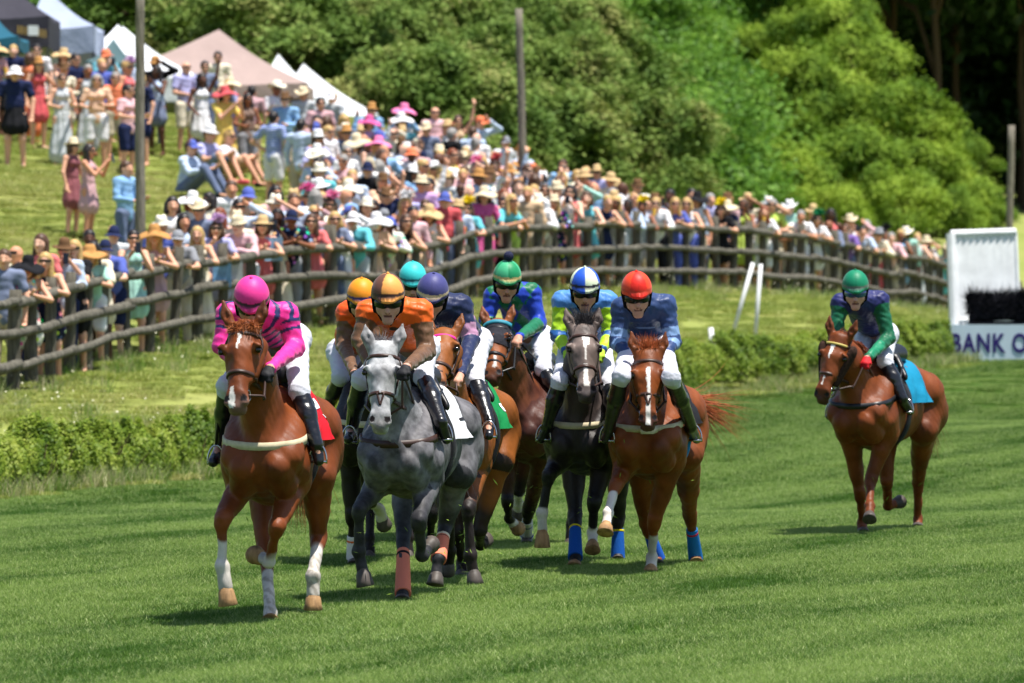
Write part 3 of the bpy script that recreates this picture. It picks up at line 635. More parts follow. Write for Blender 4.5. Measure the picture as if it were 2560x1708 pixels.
def ribbon(mb, P, wdir, w, th, cen):
    """flat strap along points P lying on a body; wdir = across direction(s), cen = point(s) inside the body"""
    P = np.asarray(P, float); wd = np.broadcast_to(np.asarray(wdir, float), P.shape); out = P - np.broadcast_to(np.asarray(cen, float), P.shape)
    T = np.gradient(P, axis=0); T /= np.linalg.norm(T, axis=1)[:, None] + 1e-9; out = out - (out * T).sum(1)[:, None] * T; out /= np.linalg.norm(out, axis=1)[:, None] + 1e-9
    wv = wd - (wd * T).sum(1)[:, None] * T - (wd * out).sum(1)[:, None] * out * .6; wv /= np.linalg.norm(wv, axis=1)[:, None] + 1e-9
    a = P + wv * w / 2 - out * .004; b = P - wv * w / 2 - out * .004; c = P - wv * w / 2 + out * th; d = P + wv * w / 2 + out * th; m = len(P)
    V = np.stack([a, b, c, d], 1).reshape(-1, 3); F = [(i * 4 + j, i * 4 + (j + 1) % 4, i * 4 + 4 + (j + 1) % 4, i * 4 + 4 + j) for i in range(m - 1) for j in range(4)] + [(0, 3, 2, 1), (4 * m - 4, 4 * m - 3, 4 * m - 2, 4 * m - 1)]
    mb.add(V, F)
def smoothpath(P, n):
    """Catmull-Rom through the points"""
    P = np.asarray(P, float); Q = np.concatenate([[2 * P[0] - P[1]], P, [2 * P[-1] - P[-2]]]); out = []
    for u in np.linspace(0, len(P) - 1 - 1e-6, n):
        i = int(u); t = u - i; a, b, c, d = Q[i:i + 4]
        out.append(.5 * (2 * b + (c - a) * t + (2 * a - 5 * b + 4 * c - d) * t * t + (3 * b - a - 3 * c + d) * t ** 3))
    return np.array(out)
# the photo was studied in enlarged crops: origin and magnification of each
CROP = {1: (480, 650, 2.85), 2: (480, 1100, 3.136), 3: (820, 630, 3.137), 4: (820, 1050, 3.137), 5: (1180, 620, 3.135), 6: (1180, 1050, 3.647), 7: (1960, 620, 2.063)}
def cpx(c, p): o = CROP[c]; return o[0] + p[0] / o[2], o[1] + p[1] / o[2]
def atc(c, p, Y): q = cpx(c, p); return at(q[0], q[1], Y)

# ---------------------------------------------------------------- racehorses
m_coat = mat("horse_coat", rough=.52, spec=.28, vcol=True, noise=(4.5, .62, 1.3), bump=(60, .35, .006, (1, 1, .3)))
m_dapple = mat("dapple_coat", rough=.58, spec=.25, vcol=True, noise=(13, .42, 1.6), bump=(60, .35, .006, (1, 1, .3)))
m_hoof = {'tan': mat("pale_hoof", S(172, 134, 92), .65, .25, noise=(22, .45, 1.25, (1, 1, .25)), bump=(40, .4, .006, (.3, .3, 1))), 'dark': mat("dark_hoof", S(82, 74, 68), .55, .35, noise=(30, .7, 1.2, (1, 1, .2)))}
m_eye = mat("dark_eye", (.006, .004, .003, 1), .08, .6)
m_leather = mat("brown_leather", S(62, 40, 32), .45, .4, noise=(20, .8, 1.2)); m_black = mat("black_leather", S(26, 25, 28), .4, .45, noise=(20, .8, 1.3))
m_steel = mat("polished_steel", S(190, 190, 195), .25, .5, metal=1.0); m_cream = mat("cream_strap", S(205, 192, 160), .75, .2, noise=(25, .85, 1.08))
m_iris = None
def strands(name, m_, roots, dirs, length, r, n, curl, parent, o, seed, drop=.0, sp=.35):
    rng = np.random.default_rng(seed); mb = MB()
    for _ in range(n):
        i = rng.integers(len(roots)); p = roots[i] + rng.normal(0, .012, 3); d = nrm(dirs[i] + rng.normal(0, sp, 3)); L_ = length * rng.uniform(.5, 1.15); c = rng.normal(0, curl, 3); pts = [p]
        for q in range(5): d = nrm(d + c * .3 + A3(0, 0, -drop)); pts.append(pts[-1] + d * L_ / 5)
        mb.tube(pts, [r, r * .95, r * .8, r * .6, r * .35, r * .08], 4, False)
    return mb.build(name, m_, parent, True, off=o)
def solve(prev, c, p, L_, sgn):
    px, py = cpx(c, p); Y = prev[1]
    for _ in range(5):
        q = at(px, py, Y); d2 = (q[0] - prev[0]) ** 2 + (q[2] - prev[2]) ** 2; Y = prev[1] + sgn * math.sqrt(max(0, L_ * L_ - d2))
    return at(px, py, Y)
def make_horse(H):
    c = H['c']; Y0 = H['Y']; X0 = (cpx(*H['chest'])[0] - CX) / FPX * Y0; a = math.radians(H['yaw']); dz = H.get('dz', 0)
    hd = A3(math.sin(a), math.cos(a), 0); lt = A3(math.cos(a), -math.sin(a), 0); up = A3(0, 0, 1); O = A3(X0, Y0, 0)
    B = lambda u, v, z: O + hd * u + lt * v + up * (z + dz)
    b = Body(); F = lambda k: (lt, k)
    b.cap(B(.34, 0, 1.17), B(.95, 0, 1.20), .335, .335, .05, 'torso', F(1.18)); b.cap(B(.10, 0, 1.14), B(.4, 0, 1.15), .23, .28, .08, 'torso', F(1.02))
    b.cap(B(.5, 0, 1.02), B(1.1, 0, 1.10), .22, .19, .08, 'torso'); b.cap(B(.55, 0, 1.36), B(1.2, 0, 1.38), .19, .2, .08, 'torso')
    b.cap(B(.38, 0, 1.47), B(.68, 0, 1.49), .12, .11, .08, 'torso'); b.cap(B(1.15, 0, 1.37), B(1.5, 0, 1.32), .23, .2, .08, 'torso'); b.ball(B(1.62, 0, 1.32), .10, .08, 'torso')
    for s in (-1, 1):
        b.cap(B(-.045, s * .105, 1.07), B(.08, s * .13, .96), .108, .10, .018, 'torso'); b.cap(B(-.01, s * .185, 1.13), B(.20, s * .20, 1.02), .085, .075, .02, 'torso'); b.cap(B(.02, s * .165, 1.16), B(.42, s * .15, 1.46), .11, .085, .035, 'torso'); b.cap(B(.10, s * .235, 1.22), B(.38, s * .20, 1.48), .035, .03, .04, 'torso')
        b.cap(B(.22, s * .19, 1.10), B(.32, s * .19, .98), .12, .10, .05, 'torso')
        b.cap(B(1.36, s * .14, 1.30), B(1.5, s * .155, 1.10), .21, .185, .06, 'torso'); b.cap(B(1.42, s * .15, 1.18), B(1.28, s * .19, .98), .19, .13, .05, 'torso')
    # head frame
    pp, cp = H['poll'], H['chin']; hc = H.get('hc', c); poll = atc(hc, pp, Y0 + H.get('hu', -.26)); q = atc(hc, cp, Y0 + H.get('hu', -.26)); HL = .635
    dxz = q - poll; l2 = dxz[0] ** 2 + dxz[2] ** 2; dy = -math.sqrt(max(0.01, HL * HL - l2)); chin = atc(hc, cp, poll[1] + dy); d = nrm(chin - poll)
    hy = math.radians(H.get('hyaw', 0)); f0 = A3(math.sin(hy), -math.cos(hy), 0); nf = nrm(f0 - d * (f0 @ d)); hl = np.cross(nf, d) * 1.0
    if hl[0] < 0: hl = -hl
    hw = H.get('hw', 1.2); E = lambda t, n_, s: poll + d * t + nf * n_ + hl * s * hw
    G = lambda k: (hl, k)
    b.cap(B(.22, 0, 1.28), B(-.02, 0, 1.50) * .5 + E(.1, -.16, 0) * .5, .205, .15, .08, 'neck', F(1.25)); b.cap(B(-.02, 0, 1.50) * .5 + E(.1, -.16, 0) * .5, E(.06, -.11, 0), .15, .105, .08, 'neck', F(1.2))
    b.cap(B(.05, 0, 1.20), E(.16, -.17, 0), .15, .075, .06, 'neck', F(1.2))
    b.cap(E(.03, -.045, 0), E(.21, -.015, 0), .078, .080, .03, 'head', (hl, .78)); b.cap(E(.2, -.005, 0), E(.50, .012, 0), .070, .050, .03, 'head', (hl, .82))
    b.cap(E(.42, .035, 0), E(.2, .05, 0), .022, .030, .03, 'head')
    for s in (-1, 1):
        b.ball(E(.185, .014, s * .090), .036, .022, 'head'); b.cap(E(.13, -.10, s * .058), E(.33, -.085, s * .042), .074, .054, .03, 'head'); b.cap(E(.25, -.01, s * .068), E(.40, -.02, s * .048), .022, .018, .03, 'head')
        b.ball(E(.212, .046, s * .117), .024, .010, 'head', sub=True); b.cap(E(.165, .048, s * .085), E(.185, .05, s * .112), .012, .010, .012, 'head')
        b.cap(E(.515, .03, s * .034), E(.565, .022, s * .046), .028, .026, .018, 'muzzle')
    b.cap(E(.36, -.085, 0), E(.57, -.045, 0), .05, .036, .03, 'head'); b.cap(E(.49, .0, 0), E(.585, -.004, 0), .056, .052, .03, 'muzzle'); b.cap(E(.605, -.03, -.02), E(.605, -.03, .02), .034, .034, .02, 'lip')
    for s in (-1, 1): b.cap(E(.535, .062, s * .040), E(.562, .052, s * .052), .013, .017, .012, 'muzzle', sub=True)
    ears = H.get('ears', (1, 1)); ef = H.get('earf', 0.02)
    for s in (-1, 1):
        e0 = E(.02, -.045, s * .062); e1 = E(-.075, -.03 + ef, s * .098); e2 = E(-.165, -.01 + ef, s * .112)
        b.cap(e0, e1, .036, .041, .02, 'ear', (nf, 1.5)); b.cap(e1, e2, .039, .006, .012, 'ear', (nf, 1.6)); b.cap(e1 * .8 + e0 * .2 + nf * .032, e1 * .25 + e2 * .75 + nf * .018, .022, .006, .01, 'ear', (hl, 1.1), sub=True)
    # legs
    hoofs, bands = [], []
    for leg, s, fr in (('LF', -1, True), ('RF', 1, True), ('LH', -1, False), ('RH', 1, False)):
        g = H.get(leg); lc = H.get('lc', c)
        top = B(.30, s * .17, .94) if fr else B(1.27, s * .19, .97)
        if g is None: g = dict(rel=((.25, s * .15, .52), (.3, s * .15, .22), (.25, s * .15, .02)) if fr else ((1.55, s * .16, .58), (1.45, s * .16, .24), (1.4, s * .16, .02)))
        if 'rel' in g: kn, fe, ho = [B(*x) for x in g['rel']]
        elif 'plant' in g:
            yh = FPX * CAMZ / (cpx(lc, g['h'])[1] - HY); yh = min(max(yh, Y0 - .45), Y0 + 2.1); ho = atc(lc, g['h'], yh); fe = atc(lc, g['f'], yh + .07); yk = top[1] * .42 + fe[1] * .58 + (-.04 if fr else .16); kn = atc(lc, g['k'], yk)
        else:
            s1, s2, s3 = g['s']; kn = solve(top, lc, g['k'], .44 if fr else .46, s1); fe = solve(kn, lc, g['f'], .30 if fr else .38, s2); ho = solve(fe, lc, g['h'], .20, s3)
        T = 'F' if fr else 'H'; pd_ = nrm(ho - fe); co = fe + (ho - fe) * .55
        if fr:
            b.cap(B(.2, s * .165, 1.06), top, .125, .105, .04, leg + 'u'); b.cap(top, kn, .098, .052, .03, leg + 'u'); m1 = top + (kn - top) * .3; b.cap(top * .9 + kn * .1, m1 + A3(0, -.02, 0), .088, .072, .03, leg + 'u')
            b.cap(kn + (top - kn) * .07 + A3(0, -.012, 0), kn + (fe - kn) * .09, .060, .053, .012, leg + 'c'); b.ball(kn + A3(0, -.028, .012), .036, .015, leg + 'c')
            sh = nrm(fe - kn); bk = A3(0, .016, 0); b.cap(kn, fe, .036, .033, .025, leg + 'c'); b.cap(kn + bk, fe + bk, .026, .026, .02, leg + 'c')
        else:
            b.cap(B(1.40, s * .16, 1.14), top, .18, .125, .05, leg + 'u'); b.cap(top, kn, .115, .054, .04, leg + 'u'); b.cap(B(1.45, s * .165, 1.02), kn * .55 + top * .45 + A3(0, .05, 0), .13, .07, .06, leg + 'u')
            b.cap(kn + A3(0, .035, .045), kn + (fe - kn) * .2, .036, .046, .025, leg + 'c'); b.cap(kn, kn + (fe - kn) * .15, .056, .046, .02, leg + 'c')
            b.cap(kn, fe, .042, .036, .025, leg + 'c'); bk = A3(0, .016, 0); b.cap(kn + bk, fe + bk, .03, .028, .02, leg + 'c')
        b.ball(fe, .047, .02, leg + 'p'); b.ball(fe + A3(0, .018, -.005), .036, .02, leg + 'p'); b.cap(fe, co, .036, .044, .02, leg + 'p')
        hoofs.append((leg, fe, co, ho, pd_)); bands.append((leg, kn, fe))
    for s in (-1, 1): b.cap(B(-.16, s * .04, 1.18), B(-.145, s * .01, .98), .035, .03, .05, 'torso', sub=True)
    V, Fq = b.surf(.0115 if not H.get('far') else .014, lambda X: vnoise(X, 9, 21) * .006 + vnoise(X, 20, 22) * .0032 + np.maximum(0, vnoise(X * A3(1, 1, .35), 26, 23) - .45) * .006)
    bi, bt = b.tags(V); tg = [p[5] for p in b.P]; tn = np.array(tg)[bi]
    # coat colours
    base = np.array(H['coat'][:3]); col = np.tile(base, (len(V), 1)); nz = vnoise(V, 9, 3) * .5; pts = np.array(H.get('points', H['coat'])[:3])
    rel = V - poll; t_ = rel @ d; s_ = rel @ hl; n_ = rel @ nf
    belly = np.clip((1.0 + dz - V[:, 2]) / .25, 0, 1) * (np.char.find(tn, 'torso') >= 0)
    def blend(m, cc): 
        nonlocal col
        m = np.clip(m, 0, 1)[:, None]; col = col * (1 - m) + np.array(cc[:3]) * m
    for leg in ('LF', 'RF', 'LH', 'RH'):
        isu = tn == leg + 'u'; isc = tn == leg + 'c'; isp = tn == leg + 'p'
        if 'points' in H: blend(isu * np.clip((bt - .45) / .4 + nz * .5, 0, 1) * (.95), pts); blend((isc | isp) * 1., pts)
        sk = H.get('sock', {}).get(leg)
        if sk is not None:
            kn, fe = [x[1:] for x in bands if x[0] == leg][0]; ax = fe - kn; tt = ((V - kn) @ ax) / (ax @ ax); blend((isc | isp) * np.clip((tt + nz * .25 - sk) / .07 + .5, 0, 1) * .95, S(214, 206, 196))
            if leg in H.get('muddy', ()): blend((isc | isp) * (tt > sk + .15) * (vnoise(V, 40, 8) > .1) * .6, S(150, 140, 125))
    hm = (tn == 'head') | (tn == 'muzzle') | (tn == 'lip')
    if 'headc' in H: blend((hm | (tn == 'ear')) * np.clip(.85 + nz * .8, 0, 1), H['headc']); blend((tn == 'neck') * np.clip(.45 + nz, 0, .8) * .5, H['headc'])
    blend(hm * np.clip((t_ - .50) / .08, 0, 1) * .75, H.get('muzzlec', S(60, 45, 42)))
    for (t0, t1, w0, w1, off) in H.get('blaze', ()):
        k_ = np.clip((t_ - t0) / (t1 - t0), 0, 1); wv = w0 + (w1 - w0) * k_ + nz * .004; blend(hm * (t_ > t0 - .01) * (t_ < t1 + .01) * (np.abs(s_ - off) < wv) * (n_ > -.02), S(236, 230, 222))
    for s in (-1, 1):
        blend((np.linalg.norm(V - E(.55, .045, s * .046), axis=1) < .024) * 1., (.01, .006, .006)); blend((np.linalg.norm(V - E(.212, .03, s * .113), axis=1) < .036) * .8, np.array(H.get('eyec', (.02, .012, .01))))
    blend((tn == 'ear') * (n_ > .0) * .35, (.03, .015, .01))
    name = "racehorse"; o = A3(X0 + hd[0] * .7, Y0 + hd[1] * .7, 0)
    me = np_mesh(name, V - o, Fq, True, col); ob = link(name, me, m_dapple if H.get('dapple') else m_coat, None, tuple(o)); tag(ob, H['label'], "horse", "racehorses galloping on the track")
    for leg, fe, co, ho, pd_ in hoofs:
        mb = MB(); fwd = A3(0, -1, 0); ax = pd_; sd = nrm(np.cross(ax, fwd)) if abs(ax @ fwd) < .95 else A3(1, 0, 0); fw = np.cross(sd, ax); L_ = np.linalg.norm(ho - co); rings = []
        for tt, r in ((-.2, .036), (.12, .046), (.2, .052), (.6, .058), (.96, .066), (1.0, .06)):
            cc = co + ax * L_ * tt + fw * .012 * tt; rings.append([cc + (math.cos(q) * sd * r + math.sin(q) * fw * (r * 1.15 if math.sin(q) > 0 else r * .85)) for q in np.linspace(0, 2 * math.pi, 14, endpoint=False)])
        n = 14; mb.add(np.concatenate([np.array(r) for r in rings]), [(i * n + k, i * n + (k + 1) % n, (i + 1) * n + (k + 1) % n, (i + 1) * n + k) for i in range(5) for k in range(n)] + [tuple(5 * n + k for k in range(n))])
        mb.build("hoof", m_hoof[H.get('hoof', {}).get(leg, 'dark')], ob, True, off=o)
    for s in (-1, 1):
        q = Body(); q.ball(E(.208, .026, s * .101), .0205); v, f = q.surf(.006); link("eye", np_mesh("eye", v - o, f), m_eye, ob)
    # mane, forelock, tail
    m_hair = mat("horse_hair", H.get('hair', H['coat']), .5, .4, noise=(30, .6, 1.5))
    fl = H.get('forelock', 1); roots = [E(-.01 + .03 * random.random(), -.03, s) for s in np.linspace(-.045, .045, 9)]; fd = H.get('fdir', (0, 1.0, .5)); dv = nrm(hl * fd[0] - d * fd[1] - nf * fd[2])
    strands("forelock", m_hair, roots, [dv] * 9, .15 * fl, .0032, int(600 * fl), .4, ob, o, 5, .07, .22)
    strands("mane", m_hair, [E(.03, -.16, 0) * (1 - k) + B(.35, 0, 1.60) * k + up * (.03 + .05 * math.sin(k * 3.1)) for k in np.linspace(0, 1, 14)], [nrm(hd * .7 + lt * .45 + up * .2)] * 14, .11, .005, 160, .3, ob, o, 6, .55, .12)
    tr = [B(1.66, x, 1.40) for x in (-.03, 0, .03)]; td = H.get('tail', (0.05, .5, -.4)); dt = nrm(lt * td[0] + hd * td[1] + up * td[2])
    strands("tail", m_hair, tr, [dt] * 3, H.get('tlen', .7), .0032, H.get('tn', 600), .22, ob, o, 7, H.get('tdrop', .45), .06)
    # bridle
    mt = H.get('leather', m_leather); mb = MB()
    ring = lambda t0, th0, th1, n, tilt=0: march(b, np.array([E(t0 + tilt * math.cos(q), -.045 + .3 * math.cos(q), .3 * math.sin(q)) for q in np.linspace(th0, th1, n)]), np.array([E(t0, -.045, 0)] * n), 90)
    brow = ring(.085, -1.75, 1.75, 24); ribbon(mb, brow, d, .024, .006, E(.085, -.05, 0)); nb = ring(.365, -2.9, 2.9, 34); ribbon(mb, nb, d, .026, .008, E(.365, -.05, 0))
    if H.get('flash', True): fb = ring(.455, -2.6, 2.6, 26, -.05); ribbon(mb, fb, d, .016, .006, E(.46, -.03, 0))
    for s in (-1, 1):
        ts = np.linspace(.02, .49, 16); cpk = march(b, np.array([E(t, -.045 - .02 * math.sin(t * 6), s * .3) for t in ts]), np.array([E(t, -.05, 0) for t in ts]), 90); ribbon(mb, cpk, nf, .019, .006, [E(t, -.05, 0) for t in ts])
        if H.get('cross'): xs_ = np.linspace(0, 1, 10); cr = march(b, np.array([E(.365 + .09 * x, .3, s * (.062 - .062 * x)) for x in xs_]), np.array([E(.365 + .09 * x, -.05, 0) for x in xs_]), 90); ribbon(mb, cr, hl, .015, .006, [E(.4, -.05, 0)] * 10)
    br = mb.build("bridle", mt, ob, True, off=o)
    if 'brow' in H:
        mb = MB(); brow2 = ring(.085, -1.2, 1.2, 24); ribbon(mb, brow2 + (brow2 - E(.085, -.05, 0)) * .04, d, .022, .006, E(.085, -.05, 0)); mb.build("browband", mat("browband", H['brow'], .6), br, True, off=o)
    bits = []
    for s in (-1, 1):
        bp = march(b, E(.50, -.035, s * .25), E(.50, -.035, 0), 90); bits.append(bp); mb = MB(); an = np.linspace(0, 2 * math.pi, 15); mb.tube([bp + hl * s * .012 + d * .034 * math.cos(q) + nf * .034 * math.sin(q) for q in an], .0055, 6, False); mb.build("bit_ring", m_steel, br, True, off=o)
    if 'hood' in H:
        gq = np.linspace(-1.75, 1.75, 26); tq = np.linspace(-.0, .27, 14); GP = np.array([[E(t, -.05 + .3 * math.cos(q), .3 * math.sin(q)) for q in gq] for t in tq]); GI = np.array([[E(t, -.05, 0)] * 26 for t in tq]); hit = march(b, GP, GI, 90); hit = hit + (hit - GI) / (np.linalg.norm(hit - GI, axis=-1)[..., None] + 1e-9) * .006
        mb = MB()
        for i in range(13):
            for j in range(25):
                cen = hit[i:i + 2, j:j + 2].reshape(-1, 3).mean(0)
                if min(np.linalg.norm(cen - E(.21, .03, s * .112)) for s in (-1, 1)) > .042: mb.add([hit[i, j], hit[i, j + 1], hit[i + 1, j + 1], hit[i + 1, j]], [(0, 1, 2, 3)])
        mb.build("hood", mat("hood_cloth", H['hood'], .9, .1, noise=(40, .8, 1.2)), ob, True, off=o)
        mb = MB(); r_ = ring(.03, -1.5, 1.5, 22); r_ = r_ + (r_ - E(.03, -.05, 0)) * .09; ribbon(mb, r_, d, .034, .008, E(.03, -.05, 0)); mb.build("browband", mat("teal_band", S(40, 130, 150), .6), br, True, off=o)
    if 'cheek' in H:
        for s in (-1, 1):
            q = Body(); c0 = march(b, E(.12, -.06, s * .3), E(.12, -.06, 0)) + hl * s * .018; c1 = march(b, E(.40, -.06, s * .3), E(.40, -.06, 0)) + hl * s * .018; q.cap(c0, c1, .062, .056, .02, flat=(hl, 1.7)); v, f = q.surf(.009, lambda X: vnoise(X, 180, 4) * .004); link("cheek_piece", np_mesh("cheek_piece", v - o, f), mat("sheepskin", H['cheek'], .95, .1, noise=(60, .6, 1.4)), ob)
    # breast strap: a loop over the chest below the neck
    us = np.linspace(0, 1, 40); th = np.linspace(-2.1, 2.1, 40); cen = B(.34, 0, 1.32); ps = np.array([B(.34 - .9 * math.cos(q), .7 * math.sin(q), 1.40 - .20 * math.cos(q * .75)) for q in th]); ins_ = np.array([B(.40, .02 * math.sin(q), 1.36 - .15 * math.cos(q * .75)) for q in th]); hit = march(b, ps, ins_, 140)
    if H.get('strap') is not None: mb = MB(); ribbon(mb, hit, up, .052, .011, ins_); mb.build("breast_strap", H['strap'], ob, True, off=o)
    # saddle cloth, number, girth, saddle
    ng_ = np.linspace(-1.56, 1.56, 40); uq = np.linspace(.56, 1.06, 16); GP = np.array([[B(u + .10 * abs(q) * H.get('csw', 1) * .5, .9 * math.sin(q), 1.25 + .9 * math.cos(q)) for q in ng_] for u in uq]); GI = np.array([[B(u + .06, 0, 1.25)] * 40 for u in uq]); hit = march(b, GP, GI, 160); nv = (hit - GI) / (np.linalg.norm(hit - GI, axis=-1)[..., None] + 1e-9)
    wav = np.array([[.016 + .006 * math.sin(u * 30 + q * 5) + .16 * max(0, abs(q) - 1.0) * max(0, u - .62) * (1.2 + math.sin(u * 26 + q * 7)) for q in ng_] for u in uq]); gcl = hit + nv * wav[..., None]
    gcl[..., 2] -= np.array([[.10 * max(0, abs(q) - 1.35) * 4 for q in ng_] for u in uq]) * .35
    mb = MB(); mb.grid(gcl); cl = mb.build("saddle_cloth", mat("saddle_cloth", H['cloth'], .7, .2, bump=(9, .5, .02)), ob, True, off=o)
    if 'num' in H:
        mb = MB(); j = 33; 
        for (i0, i1, j0_, j1) in H['num']: mb.grid(gcl[i0:i1, j0_:j1] + nv[i0:i1, j0_:j1] * .006)
        mb.build("cloth_marking", mat("cloth_print", H.get('numc', S(235, 235, 238)), .7), cl, True, off=o)
    qg = np.linspace(-2.75, 2.75, 40); gp = march(b, np.array([B(.60, .9 * math.sin(q), 1.22 + .9 * math.cos(q)) for q in qg]), np.array([B(.60, 0, 1.22)] * 40), 160); mb = MB(); ribbon(mb, gp, hd, .075, .028, [B(.60, 0, 1.22)] * 40); mb.build("girth", mat("girth_web", H.get('girth', S(30, 30, 34)), .8), ob, True, off=o)
    q = Body(); q.cap(B(.62, 0, 1.66), B(1.02, 0, 1.66), .09, .10, .05, '', F(.8)); q.cap(B(.58, 0, 1.69), B(.62, 0, 1.73), .05, .04, .05)
    for s in (-1, 1): q.cap(B(.70, s * .14, 1.62), B(.60, s * .255, 1.46), .045, .035, .05, '', (lt, 1.9))
    v, f = q.surf(.014); link("saddle", np_mesh("saddle", v - o, f), m_black, ob)
    return dict(ob=ob, o=o, B=B, E=E, body=b, bits=bits, hd=hd, lt=lt, mt=mt, bands=bands, Y=Y0)
def bandage(hr, leg, t0, t1, stripes, r=.047):
    """leg wrap: stripes = list of (t from, t to, colour)"""
    kn, fe = [x[1:] for x in hr['bands'] if x[0] == leg][0]; o = hr['o']
    for i, (a, c_, cc) in enumerate(stripes):
        q = Body(); P0 = kn + (fe - kn) * a; P1 = kn + (fe - kn) * c_; f_ = lambda t: r * (1.0 + (.28 if t > .9 else 0)) + (.003 if i else 0)
        bk = A3(0, .008, 0); q.cap(P0 + bk, P1 + bk, f_(a), f_(c_), .01); v, f = q.surf(.010 if c_ - a > .2 else .008)
        ax = nrm(fe - kn); tt = (v - P0) @ ax; v = v - ax * np.clip(tt - np.linalg.norm(P1 - P0), 0, None)[:, None] + ax * np.clip(-tt, 0, None)[:, None]
        link("bandage", np_mesh("bandage", v - o, f), mat("leg_wrap", cc, .9, .1, bump=(60, .4, .006)), hr['ob'])
CHEST = S(116, 57, 21); CHEST2 = S(124, 63, 24)
NUM = [(9, 15, 30, 35)]
